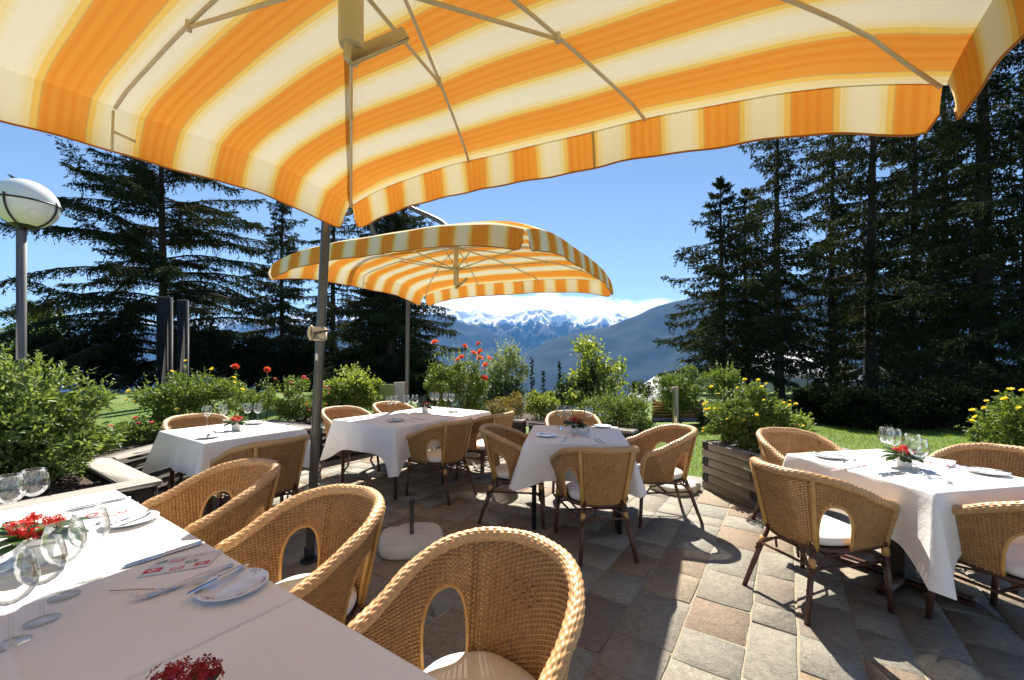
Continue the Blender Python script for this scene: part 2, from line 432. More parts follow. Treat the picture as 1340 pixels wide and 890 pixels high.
nt.links.new(mp.outputs[0], cn.inputs['Vector'])
band = ramp(nt, sp.outputs['Z'], [(.0, (.72, .72, .72)), (.115, (.70, .70, .70)), (.145, (.52, .52, .52)), (.17, (.22, .22, .22)), (.24, (0, 0, 0))])
ad = nt.nodes.new('ShaderNodeMath'); ad.operation = 'ADD'; nt.links.new(cn.outputs['Fac'], ad.inputs[0])
side = ramp(nt, sp.outputs['X'], [(.0, (.95, .95, .95)), (.04, (1, 1, 1)), (.16, (1, 1, 1)), (.34, (.6, .6, .6))])
lft = nt.nodes.new('ShaderNodeMapRange'); lft.inputs['From Min'].default_value = -.40; lft.inputs['From Max'].default_value = -.10; nt.links.new(sp.outputs['X'], lft.inputs['Value'])
bm1 = nt.nodes.new('ShaderNodeMath'); bm1.operation = 'MULTIPLY'; nt.links.new(band, bm1.inputs[0]); nt.links.new(side, bm1.inputs[1])
lft.inputs['To Min'].default_value = .35
bm2 = nt.nodes.new('ShaderNodeMath'); bm2.operation = 'MULTIPLY'; nt.links.new(bm1.outputs[0], bm2.inputs[0]); nt.links.new(lft.outputs[0], bm2.inputs[1])
nt.links.new(bm2.outputs[0], ad.inputs[1])
cmask = ramp(nt, ad.outputs[0], [(.86, (0, 0, 0)), (.96, (.98, .98, .98))])
cm = nt.nodes.new('ShaderNodeMix'); cm.data_type = 'RGBA'
nt.links.new(cmask, cm.inputs['Factor']); nt.links.new(sky.outputs[0], cm.inputs['A']); cm.inputs['B'].default_value = (12.5, 12.6, 12.8, 1)
nt.links.new(cm.outputs['Result'], bg.inputs['Color']); bg.inputs['Strength'].default_value = SKY_STRENGTH

SC.view_settings.view_transform = 'Standard'; SC.view_settings.look = 'None'
SC.view_settings.exposure = 1.38; SC.view_settings.gamma = 1; SC.view_settings.use_curve_mapping = False
SC.render.engine = 'CYCLES'
cy = SC.cycles
cy.use_denoising = True; cy.max_bounces = 8; cy.diffuse_bounces = 4; cy.glossy_bounces = 4; cy.transmission_bounces = 6
cy.transparent_max_bounces = 24; cy.volume_bounces = 1; cy.sample_clamp_indirect = 8; cy.caustics_reflective = False; cy.caustics_refractive = False
SC.render.resolution_x = 1024; SC.render.resolution_y = 680

# ------------------------------------------------------------------ terrain
def smooth(a, b, x):
    t = np.clip((x-a)/(b-a), 0, 1); return t*t*(3-2*t)
def ground_z(X, Y):
    X = np.asarray(X, float); Y = np.asarray(Y, float)
    e = 20 - 9.5*smooth(-5.5, -2.0, X)*(1-smooth(4, 8, X))
    d = Y - e
    sp_ = np.where(d > 20, d, np.log1p(np.exp(np.clip(d*1.2, -30, 30)))/1.2)
    return np.maximum(-.03 - .27*sp_, -640) 
def grid(xs, ys, zf):
    X, Y = np.meshgrid(xs, ys); Z = zf(X, Y)
    v = np.stack([X, Y, Z], -1).reshape(-1, 3); nx, ny = len(xs), len(ys)
    i = np.arange(nx-1)[None, :] + nx*np.arange(ny-1)[:, None]
    f = np.stack([i, i+1, i+1+nx, i+nx], -1).reshape(-1, 4)
    return v, f
v, f = grid(np.linspace(-70, 70, 141), np.linspace(-25, 50, 101), ground_z)
tag(MB().add(v, f).build('lawn', M['lawn'], smooth=True), 'mown green lawn around the stone terrace', 'lawn', kind='structure')
xs = np.concatenate([-np.geomspace(16000, 60, 24), np.linspace(-50, 50, 21), np.geomspace(60, 16000, 24)])
ys = np.concatenate([-np.geomspace(3000, 30, 10), np.linspace(-20, 60, 17), np.geomspace(70, 14000, 40)])
v, f = grid(xs, ys, lambda X, Y: ground_z(X, Y) - .5)
tag(MB().add(v, f).build('valley_ground', M['valley'], smooth=True), 'green hillside dropping into the valley below the lawn', 'hillside', kind='structure')

def ridge(name, prof, D, depth, mat, seed, amp, label, floor=-630, nx=300, ny=70, nscale=900, crest_amp=.18):
    px = np.array([a for a, b in prof], float); py = np.array([b for a, b in prof], float)
    s = (px-670)/F; hgt = EYE - (py-470)/F*D
    xs = np.linspace(-1.5*D, 1.5*D, nx); 
    tt = np.linspace(-1, .7, ny)
    ys = D + depth*np.sign(tt)*np.abs(tt)**1.3
    X, Y = np.meshgrid(xs, ys)
    crest = np.interp(X/D, s, hgt)
    t = np.abs(Y-D)/depth
    fall = np.clip(1-t, 0, 1)**1.15
    Z = floor + (crest-floor)*fall
    nz = np.zeros_like(Z)
    for j in range(ny):
        for i in range(nx):
            nz[j, i] = mnoise.ridged_multi_fractal(Vector((X[j, i]/nscale, Y[j, i]/nscale*1.0, seed)), 1.0, 2.1, 6, 1.0, 2.0)
    nz = (nz-nz.mean())/nz.std()
    edge = np.clip(t*3.5+crest_amp, 0, 1)*np.clip((1-t)*3, 0, 1)
    Z = Z + nz*amp*edge
    v = np.stack([X, Y, Z], -1).reshape(-1, 3)
    i = np.arange(nx-1)[None, :] + nx*np.arange(ny-1)[:, None]
    f = np.stack([i, i+1, i+1+nx, i+nx], -1).reshape(-1, 4)
    tag(MB().add(v, f).build(name, mat, smooth=False), label, 'mountains', kind='structure')
M['snowhill'] = hillmat('snow_mountain', snowline=740)
M['hill'] = hillmat('forest_slope')
ridge('snow_mountains', [(-400, 425), (-150, 430), (0, 434), (40, 428), (150, 425), (300, 418), (450, 410), (560, 410), (597, 404), (612, 409), (626, 406), (641, 411), (655, 408), (668, 413), (682, 409), (686, 407), (690, 402), (695, 405), (700, 402), (706, 399), (711, 402), (716, 404), (725, 410), (735, 408), (743, 407), (752, 413), (761, 417), (772, 411), (784, 406), (794, 413), (803, 410), (809, 411), (822, 417), (860, 420), (950, 410), (1100, 405), (1300, 400), (1700, 410)],
      9200, 3200, M['snowhill'], 3.3, 95, 'snow capped mountain range on the horizon', nx=700, ny=90, nscale=420, crest_amp=.26)
ridge('blue_mountain', [(-400, 440), (0, 444), (200, 440), (400, 425), (520, 408), (575, 411), (600, 421), (640, 431), (660, 445), (677, 462), (700, 480), (760, 500), (900, 520), (1700, 520)],
      6800, 2400, M['hill'], 8.1, 40, 'blue forested mountain flank left of the valley', nx=320, ny=60, nscale=600)
ridge('valley_slope', [(-400, 540), (400, 530), (600, 510), (660, 476), (677, 465), (700, 455), (718, 446), (740, 438), (756, 434), (775, 431), (794, 428), (815, 420), (832, 413), (852, 403), (880, 394), (920, 384), (980, 372), (1060, 362), (1160, 355), (1300, 350), (1700, 350)],
      4600, 2500, M['hill'], 5.7, 26, 'dark blue wooded slope right of the valley', nx=320, ny=60, nscale=500)

# pale villages on the far slope: fields as part of the slope are left to the noise
hz = MB().box((0, 5000, 400), (36000, 17000, 2082)).build('haze', None)
tag(hz, 'thin blue valley haze', 'haze', kind='stuff')
hm = bpy.data.materials.new('haze_air'); hm.use_nodes = True
hn = hm.node_tree; hn.nodes.remove(hn.nodes['Principled BSDF'])
pv = hn.nodes.new('ShaderNodeVolumePrincipled'); pv.inputs['Color'].default_value = (.17, .47, 1, 1); pv.inputs['Density'].default_value = 4.7e-5
pv.inputs['Anisotropy'].default_value = 0.0
hn.links.new(pv.outputs[0], hn.nodes['Material Output'].inputs['Volume'])
hz.data.materials.append(hm)

# ------------------------------------------------------------------ paving
PATIO = [(-5.2, -3), (-5.2, 2.0), (-2.95, 3.25), (-4.05, 4.0), (-3.85, 6.35), (-2.75, 5.7), (-1.65, 7.3), (.2, 6.35), (1.5, 5.45), (2.35, 4.95), (2.6, 4.75), (9.5, 4.75), (9.5, -3)]
def inside(pt, poly):
    x, y = pt; c = False; n = len(poly); j = n-1
    for i in range(n):
        xi, yi = poly[i]; xj, yj = poly[j]
        if (yi > y) != (yj > y) and x < (xj-xi)*(y-yi)/(yj-yi)+xi: c = not c
        j = i
    return c
rs = random.Random(5)
mb = MB(); tops = []
nw = -8.0; joints = []
gap = .010
fixed = [-.766, -.47, -.17, .045, .303]
wcoords = []
x = -.766
while x > -9: 
    x -= rs.choice([.22, .26, .30, .30, .26]); wcoords.append(x)
wcoords = wcoords[::-1] + fixed
x = .303
while x < 9: 
    x += rs.choice([.22, .26, .30, .30, .26]); wcoords.append(x)
for a, b in zip(wcoords[:-1], wcoords[1:]):
    u = -5 + rs.random()*.3
    while u < 10.5:
        l = rs.choice([.22, .28, .34, .40, .48, .30])*1.0
        cu = u + l/2; cw = (a+b)/2
        c = U*cu + W*cw
        if inside((c.x, c.y), PATIO) and c.y > -1.2 and c.length < 13:
            j = lambda s: rs.uniform(-s, s)
            h = .0 + j(.0035)
            w2 = (b-a)/2 - gap/2 + j(.003); l2 = l/2 - gap/2 + j(.003)
            # slightly irregular hewn outline
            pts = []
            corners = [(-w2, -l2), (w2, -l2), (w2, l2), (-w2, l2)]
            for q in range(4):
                p0 = corners[q]; p1 = corners[(q+1) % 4]
                for t in (0.018, .33, .67, .982):
                    pts.append((p0[0]+(p1[0]-p0[0])*t + j(.0045), p0[1]+(p1[1]-p0[1])*t + j(.0045)))
            k = len(pts)
            tilt = (j(.006), j(.006))
            ring = lambda sc_, z: [(c + W*px_*sc_ + U*py_*sc_ + Vector((0, 0, z + px_*tilt[0] + py_*tilt[1]))) for px_, py_ in pts]
            v = ring(1, h-.03) + ring(1, h-.003) + ring(.985, h)
            f = [[(r*k+i, r*k+(i+1) % k, (r+1)*k+(i+1) % k, (r+1)*k+i) for i in range(k)] for r in (0, 1)]
            f = f[0]+f[1]+[tuple(2*k+i for i in range(k))]
            mb.add([tuple(p) for p in v], f, rnd=.001 + .998*rs.random())
        u += l
o = mb.build('patio_paving', M['stone']); tag(o, 'uneven porphyry paving slabs of the terrace', 'paving', kind='structure')
g = MB().add([(x, y, -.0055) for x, y in PATIO], [tuple(range(len(PATIO)))]).build('paving_joints', M['grout'])
tag(g, 'sandy joints between the paving slabs', 'paving', kind='structure')
#PART3
# ------------------------------------------------------------------ parasols
LX, LY = 1.5, 1.25
def umbrella(center, th, z0, ta, tb, pole_base, pole_top, arm, label, crank):
    rz = -th
    root = empty('cantilever_parasol', (center[0], center[1], 0), rz, label, 'parasol', 'yellow striped parasols over the terrace')
    Mi = (Matrix.Translation((center[0], center[1], 0)) @ Matrix.Rotation(rz, 4, 'Z')).inverted()
    T = lambda x, y, z: (x, y, z + ta*y + tb*x)
    def surf(x, y):
        d = ((abs(x)/LX)**6 + (abs(y)/LY)**6)**(1/6)
        z = z0 + .195*(1-d**2) - .065*(abs(x)/LX)**4*(abs(y)/LY)**4
        e = max(0, d-.88)/.12
        z -= .022*min(e, 1.2)**2
        # cloth sags a little between the ribs
        z -= .014*math.sin(PI*min(1, max(0, d)))*(.5+.5*math.cos(6*math.atan2(y/LY, x/LX))) + .004*math.sin(9*x+3*y)*math.sin(5*y-2*x)*min(1, d)
        return z
    nx, ny = 73, 61
    V = []; uv = []
    for j in range(ny):
        for i in range(nx):
            x = -LX + 2*LX*i/(nx-1); y = -LY + 2*LY*j/(ny-1)
            V.append(T(x, y, surf(x, y))); uv.append((y/PER + .93, x))
    Fc = [(j*nx+i, j*nx+i+1, (j+1)*nx+i+1, (j+1)*nx+i) for j in range(ny-1) for i in range(nx-1)]
    can = MB().add(V, Fc).build('canopy', M['canopy'], root, smooth=True, uv=np.array(uv))
    # four hanging valances, each split from its neighbours at the corners
    for axis, sgn in (('x', -1), ('x', 1), ('y', -1), ('y', 1)):
        m = 90; rows = 7; V = []; uv = []; L = LY if axis == 'x' else LX
        hem = []
        for i in range(m+1):
            s = -1 + 2*i/m; a = s*(L-.012)
            dist = (1-abs(s))*L
            drop = .172
            if dist < .075: drop = .172 - .075 + math.sqrt(max(0, .075**2-(.075-dist)**2))
            wob = .010*math.sin(a*9.3+1.1*sgn) + .006*math.sin(a*23+2)
            for k in range(rows+1):
                t = k/rows; soft = axis == 'x' and sgn < 0; out = (.0 if soft else -.004) + (.080 if soft else .026)*math.sin(t*1.4) + wob*t
                if axis == 'x': x, y = sgn*(LX+out), a
                else: x, y = a, sgn*(LY+out)
                zb = surf(sgn*LX, a) if axis == 'x' else surf(a, sgn*LY)
                V.append(T(x, y, zb + (0 if soft else .003) - t*drop)); uv.append(((y/PER + .93) if axis == 'x' else (x/PER - .04), t))
            hem.append(V[-1])
        Fv = [(i*(rows+1)+k, (i+1)*(rows+1)+k, (i+1)*(rows+1)+k+1, i*(rows+1)+k+1) for i in range(m) for k in range(rows)]
        vo = MB().add(V, Fv).build('valance', M['canopy'], root, smooth=True, uv=np.array(uv))
        MB().tube(hem, .0042, 6).build('hem', M['hem'], vo, smooth=True)
        if axis == 'x': continue
        si = int(m*.58); sv = []
        for k in range(rows+1):
            for dd in (0, 1):
                q = Vector(V[(si+dd)*(rows+1)+k]); q0 = Vector(V[si*(rows+1)+k]); q = q0 + (q-q0).normalized()*.014*dd
                o_ = Vector((-sgn*.0025, 0, 0)) if axis == 'x' else Vector((0, -sgn*.0025, 0))
                sv.append(tuple(q + o_))
        MB().add(sv, [(2*k, 2*k+1, 2*k+3, 2*k+2) for k in range(rows)]).build('seam', M['seam'], vo)
    # ribs and struts
    tips = [(sx*LX, sy*LY) for sx in (-1, 1) for sy in (-1, 1)] + [(sx*LX/3, sy*LY) for sx in (-1, 1) for sy in (-1, 1)] + [(-LX, 0), (LX, 0)]
    zc = z0 - .07
    for tx, ty in tips:
        pts = [T(tx*t, ty*t, surf(tx*t, ty*t) - .024) for t in np.linspace(.03, .985, 14)]
        rb = MB().tube(pts, .0075, 6).build('rib', M['ribmetal'], root, smooth=True)
        j = .56; jp = Vector(T(tx*j, ty*j, surf(tx*j, ty*j) - .034))
        s0 = Vector(T(tx/math.hypot(tx, ty)*.045, ty/math.hypot(tx, ty)*.045, zc))
        st = MB().tube([s0, s0.lerp(jp, .5), jp], .0068, 6)
        st.tube([jp + Vector((0, 0, -.012)), jp + Vector((0, 0, .022))], .011, 8)
        st.build('strut', M['creammetal'], root, smooth=True)
    for sx in (-1, 1):      # stays that stiffen the short side valances
        a = T(sx*(LX-.004), 0, surf(sx*LX, 0)-.02); b = T(sx*(LX+.012), 0, surf(sx*LX, 0)-.19)
        MB().tube([a, b], .005, 6).tube([T(sx*(LX-.002), 0, surf(sx*LX, 0)-.11), T(sx*(LX-.004), .075, surf(sx*LX, 0)-.125)], .006, 6).build('valance_stay', M['ribmetal'], root)
    ox, oy = 0, 0
    h = MB()
    h.lathe([(.0, z0+.20), (.05, z0+.20), (.055, z0+.17), (.03, z0+.16), (.024, z0-.03), (.040, z0-.035), (.043, z0-.05), (.043, z0-.085), (.039, z0-.095), (.031, z0-.10), (.031, z0-.245), (.028, z0-.255), (.0, z0-.255)], 28)
    h.box((0, 0, z0-.275), (.016, .04, .05), bev=.004)
    h.build('hub', M['creammetal'], root, smooth=True, angle=35)
    l0 = Vector(T(0, .0, z0-.285)); l1 = Vector(T(.055, .125, z0-.17))
    d = (l1-l0); mid = (l0+l1)/2
    Ml = Matrix.Translation(mid) @ d.to_track_quat('X', 'Z').to_matrix().to_4x4()
    MB().box((0, 0, 0), (d.length+.03, .020, .034), Ml, bev=.005).build('tilt_lever', M['creammetal'], root)
    # pole, bent over the canopy
    pb, pt = Mi @ Vector(pole_base), Mi @ Vector(pole_top)
    pole_pts = [pb.lerp(pt, t) for t in np.linspace(0, 1, 6)]
    po = MB().tube(pole_pts, .031, 18).build('pole', M['polemetal'], root, smooth=True, angle=50)
    if arm is None:      # slim arm lying close above the corner rib
        arml = [Vector(T(-LX*t, LY*t, surf(-LX*t, LY*t) + .06)) for t in (1.06, .95, .75, .5, .25)]
    else: arml = [Mi @ Vector(a) for a in arm]
    ctrl = [pb.lerp(pt, .9), pt] + arml + [Vector((0, 0, z0+.24))]
    def cr(P0, P1, P2, P3, t):
        return .5*((2*P1) + (-P0+P2)*t + (2*P0-5*P1+4*P2-P3)*t*t + (-P0+3*P1-3*P2+P3)*t**3)
    ap = []
    cc = ctrl + [ctrl[-1]*2 - ctrl[-2]]
    for i in range(1, len(cc)-2):
        for t in np.linspace(0, 1, 10, endpoint=False): ap.append(cr(cc[i-1], cc[i], cc[i+1], cc[i+2], t))
    ap.append(ctrl[-1])
    MB().tube(ap, .030 if arm else .014, 14).build('arm', M['polemetal'], root, smooth=True, angle=50)
    MB().tube([(0, 0, z0+.19), (0, 0, z0+.27)], .02, 10).build('arm_joint', M['creammetal'], root)
    bm_ = MB()
    bm_.lathe([(0, .012), (.058, .012), (.062, .008), (.062, 0)], 28, Matrix.Translation((pb.x, pb.y, 0)))
    bm_.tube([(pb.x, pb.y, .0), (pb.x, pb.y, .10)], .035, 16)
    bm_.build('ground_socket', M['darksteel'], root)
    if crank:
        cp = pb.lerp(pt, crank/pt.z)
        inv = Matrix.Rotation(-rz, 4, 'Z')       # keep the housing facing the terrace
        Mc = Matrix.Translation(cp) @ inv
        cb = MB().box((0, -.018, 0), (.085, .075, .10), Mc, bev=.012)
        cb.tube([(-.052, -.03, -.045), (-.066, -.03, -.02), (-.068, -.03, .01), (-.062, -.03, .04), (-.045, -.03, .055)], .011, 8, M=Mc)
        co_ = cb.build('crank_box', M['creammetal'], root)
        MB().tube([(-.005, -.055, 0), (-.005, -.075, 0), (.06, -.085, .012), (.10, -.09, .02)], .008, 8, M=Mc).build('crank_handle', M['black'], co_, smooth=True)
        MB().box((-.012, -.034, -.165), (.018, .004, .05), Mc).build('sticker', M['paper'], root)
    return root

umbrella((-.413, 1.059), .505, 2.498, .075, -.038, at(405, 2.95), at(427, 2.95, 2.46),
         None,
         'big yellow striped parasol overhead, its crank pole beside the left tables', 1.62)
A2 = lambda px, py, Y: at(px, Y, zat(py, Y))
umbrella((-.647, 4.786), .485, 2.556, .001, -.021, at(532, 6.5), at(534, 6.5, 2.5),
         [A2(486, 296, 6.4), A2(503, 253, 6.05), A2(537, 272, 5.6), A2(579, 292, 5.2)],
         'smaller looking yellow striped parasol farther back over the long table', None)

# ------------------------------------------------------------------ wicker armchair
LS, LE = .24, .8215
LT = 2*LS + LE
def plan(p, w):
    p = np.asarray(p, float); w = np.asarray(w, float)
    s = p*LT
    a = .238 + .062*w; b = .205 + .105*w
    ph = np.clip((s-LS)/LE, 0, 1)*PI
    x = a*np.cos(ph); y = -b*np.sin(ph)
    y = np.where(s < LS, LS-s, y); y = np.where(s > LS+LE, s-LS-LE, y)
    nx_ = np.cos(ph)/a; ny_ = -np.sin(ph)/b
    nl = np.hypot(nx_, ny_)
    return x, y, nx_/nl, ny_/nl
def zrim(p):
    x, y, _, _ = plan(p, .5)
    t = np.clip((LS-y)/(LS+.2575), 0, 1)
    return .632 + .165*(t*t*(3-2*t))
Z0 = .372
def shell(p, w, off=0):
    p, w = np.broadcast_arrays(np.asarray(p, float), np.asarray(w, float))
    x, y, nx_, ny_ = plan(p, w)
    z = Z0 + w*(zrim(p)-Z0)
    return np.stack([x+nx_*off, y+ny_*off, z], -1)
ARC = [(.368, .098), (LT-.368, .098)]
def hole_h(p):
    s = np.asarray(p)*LT; h = np.zeros_like(s)
    for c, hw in ARC:
        q = np.abs((s-c)/hw); h = np.where(q < 1, .66*np.clip(1-q**2.6, 0, 1)**(1/2.6), h)
    return h

def build_chair():
    root = empty('wicker_armchair', (0, 0, 0), 0)
    root['label'] = 'x'; root['category'] = 'armchair'
    NST = 80; p_st = (np.arange(NST)+.5)/NST
    wv = MB()
    # stakes
    for p in p_st:
        h0 = float(hole_h(p))
        ws = np.linspace(h0, 1, 6)
        wv.tube(shell(np.full(6, p), ws), .0046, 6, cap=False)
    # woven strands
    rows = 54; sub = 2
    pp = np.linspace(0, 1, NST*sub+1)      # even index = between stakes, odd = on a stake
    allv = []; allf = []; n0 = 0; knots = []
    ang = np.array([[1, 0], [0, 1], [-1, 0], [0, -1]], float)
    cross_n = np.array([.0018, 0, -.0018, 0]); cross_z = np.array([0, .0044, 0, -.0044])
    for r in range(rows):
        w = (r+.6)/rows
        k = np.arange(len(pp)); st_i = k//2
        off = np.where(k % 2 == 1, np.where((st_i + r) % 2 == 0, .0070, -.0070), 0.0)
        c = shell(pp, np.full(len(pp), w))
        x, y, nx_, ny_ = plan(pp, np.full(len(pp), w))
        ring = c[:, None, :] + np.stack([nx_[:, None]*(off[:, None]+cross_n), ny_[:, None]*(off[:, None]+cross_n), np.broadcast_to(cross_z, (len(pp), 4))], -1)
        v = ring.reshape(-1, 3)
        hh = hole_h(pp)
        ok = (hh[:-1] < w) & (hh[1:] < w)
        # little openwork diamond in the back
        if .50 < w < .74:
            row5 = int((w-.50)/.24*6)
            mid = (st_i[:-1]-NST//2)
            for mm in range(-5, 6):
                if r % 2 == 0 and abs(mm) <= 5 - abs(row5-2.5)*1.2 and (mm+row5) % 2 == 0: knots.append(((NST//2+mm+.5)/NST, w))
        ii = np.nonzero(ok)[0]
        q = np.arange(4)
        f = np.stack([ii[:, None]*4+q, ii[:, None]*4+(q+1) % 4, (ii[:, None]+1)*4+(q+1) % 4, (ii[:, None]+1)*4+q], -1).reshape(-1, 4)
        allv.append(v); allf.append(f+n0); n0 += len(v)
    wv.add(np.concatenate(allv), np.concatenate(allf))
    wb = wv.build('woven_back', M['wicker'], root, smooth=True)
    kb = MB()
    for p_, w_ in knots:
        a_ = shell([p_], [w_], -.009)[0]; b_ = shell([p_], [w_], .009)[0]
        kb.tube([a_, b_], .0030, 5)
    kb.build('back_ornament', M['knot'], wb)
    # rolled rim running from arm front to arm front
    path = [shell(0, w)[()] for w in np.linspace(.02, .90, 8)]
    path = [np.array(q) + np.array([0, .004, 0]) for q in path]
    pr = [np.array(q) for q in shell(np.linspace(.02, .98, 60), 1.0)]
    path = path + pr + [np.array([-q[0], q[1], q[2]]) for q in path[::-1]]
    path = np.array(path)
    for _ in range(2):
        q = path.copy(); q[1:-1] = .25*path[:-2]+.5*path[1:-1]+.25*path[2:]; path = q
    seg = np.concatenate([[0], np.cumsum(np.linalg.norm(np.diff(path, axis=0), axis=1))])
    ns = 640; s = np.linspace(0, seg[-1], ns)
    pts = np.stack([np.interp(s, seg, path[:, i]) for i in range(3)], -1)
    na = 60; t = np.gradient(pts, axis=0); t /= np.linalg.norm(t, axis=1)[:, None]
    nrm = np.array([1.0, 0, 0]); v = []
    an = np.linspace(0, 2*PI, na, endpoint=False)
    for i in range(ns):
        nrm = nrm - t[i]*np.dot(nrm, t[i]); nrm /= np.linalg.norm(nrm); b = np.cross(t[i], nrm)
        d = min(s[i], seg[-1]-s[i])
        base = .0165 + .0065*min(1, max(0, (d-.12)/.2))
        q_ = an/(2*PI)*14 + .35*np.sin(s[i]*21); row_ = np.floor(q_); fr_ = q_-row_
        over = .5+.5*np.cos(PI*s[i]/.0145 + PI*row_)
        rr = base*.93 + .0043*np.sqrt(np.clip(1-(2*fr_-1)**2, 0, 1))*(.30+.70*over) + .0012*np.sin(s[i]*37+an*2)
        v.append(pts[i] + rr[:, None]*(np.cos(an)[:, None]*nrm + np.sin(an)[:, None]*b))
    i = np.arange(ns-1)[:, None]*na; j = np.arange(na)
    f = np.stack([i+j, i+(j+1) % na, i+na+(j+1) % na, i+na+j], -1).reshape(-1, 4)
    MB().add(np.concatenate(v), f).build('rim', M['rim'], root, smooth=True)
    # cane frames of the two arched openings
    for c, hw in ARC:
        q = np.linspace(-1, 1, 31); q = np.sign(q)*(1-(1-np.abs(q))**1.8)
        pz = (c+hw*q)/LT; ww = .66*np.clip(1-np.abs(q)**2.6, 0, 1)**(1/2.6)
        MB().tube(shell(pz, ww), .0088, 8).build('arch_frame', M['cane'], root, smooth=True)
    # flat cane uprights at the back
    pb = .0
    for sx in (-1, 1):
        ph = R(52); pq = (LS + LE*(52/180))/LT
        if sx < 0: pq = 1-pq
        ptz = shell(np.full(5, pq), np.linspace(-.02, .98, 5), .016)
        MB().tube(ptz, .0155, 8, flat=.75).build('back_upright', M['cane'], root, smooth=True)
    # seat frame, woven seat and cushion
    fr = MB(); ring = shell(np.linspace(0, 1, 40), np.zeros(40)); ring = np.concatenate([ring, ring[:1]])
    fr.tube(ring, .011, 8); 
    ins = [(x*.97, y*.97) for x, y, z in ring[:-1]]
    fr.poly(ins, Z0-.006, Z0+.002)
    fr.build('seat', M['legwood'], root)
    V = []; m = 56; prof = [(0, .0), (.90, .0), (.965, .006), (.99, .016), (1, .028), (.985, .042), (.94, .052), (.80, .060), (.5, .066), (.02, .068)]
    cu = MB()
    for r_, z_ in prof:
        for k in range(m):
            a = 2*PI*k/m; ca, sa = math.cos(a), math.sin(a)
            e = .62
            x = .218*math.copysign(abs(ca)**e, ca); y = .212*math.copysign(abs(sa)**e, sa) 
            if y < 0: x *= 1 - .28*(abs(y)/.212)**2
            V.append((x*r_, y*r_ + .012, Z0 + .012 + z_ + .004*math.sin(x*r_*22)*math.sin(y*r_*19)))
    f = [(i*m+k, i*m+(k+1) % m, (i+1)*m+(k+1) % m, (i+1)*m+k) for i in range(len(prof)-1) for k in range(m)]
    cu.add(V, f).build('seat_cushion', M['cushion'], root, smooth=True)
    # legs
    for sx in (-1, 1):
        foot = Vector((sx*.262, .262, 0)); top = Vector((sx*.243, .236, Z0+.03))
        lg = MB(); lg.tube([foot, foot.lerp(top, .3), foot.lerp(top, .33), foot.lerp(top, .36), top], [.0145, .0155, .0175, .0155, .0165], 10)
        l = lg.build('leg', M['legwood'], root, smooth=True)
        MB().tube([foot.lerp(top, .80), foot.lerp(top, .93)], .0195, 10).build('cane_binding', M['cane'], l, smooth=True)
        foot = Vector((sx*.205, -.305, 0)); top = Vector((sx*.142, -.172, Z0+.03))
        lg = MB(); lg.tube([foot, foot.lerp(top, .36), foot.lerp(top, .39), foot.lerp(top, .42), top], [.0145, .0155, .0178, .0155, .017], 10)
        l = lg.build('leg', M['legwood'], root, smooth=True)
        MB().tube([foot.lerp(top, .68), foot.lerp(top, .80)], .0195, 10).build('cane_binding', M['cane'], l, smooth=True)
    # stretchers and arched braces
    st = MB()
    for sx in (-1, 1): st.tube([(sx*.245, .25, .285), (sx*.172, -.235, .27)], .0085, 8)
    st.tube([(-.245, .25, .30), (.245, .25, .30)], .0085, 8)
    st.tube([(-.168, -.225, .285), (.168, -.225, .285)], .0085, 8)
    st.tube([(-.20, .01, .278), (.20, .01, .278)], .0085, 8)
    st.build('stretcher', M['legwood'], root, smooth=True)
    br = MB()
    br.tube([(-.176, -.24, .24), (-.12, -.21, .325), (-.05, -.195, .352), (.05, -.195, .352), (.12, -.21, .325), (.176, -.24, .24)], .0075, 8)
    for sx in (-1, 1):
        br.tube([(sx*.178, -.24, .24), (sx*.19, -.14, .34), (sx*.22, .02, .362), (sx*.238, .16, .34), (sx*.25, .25, .23)], .0075, 8)
    br.tube([(-.07, -.205, .352), (-.07, -.195, .29)], .007, 8); br.tube([(.07, -.205, .352), (.07, -.195, .29)], .007, 8)
    br.build('arched_brace', M['legwood'], root, smooth=True)
    return root
GCH = 'wicker armchairs set round the tables'
C0 = Vector((-2.11, 2.19, 0))     # far corner of the near table
def facing(f): return math.atan2(-f[0], f[1])
def near(t, off=.31): return C0 + W*t + U*off
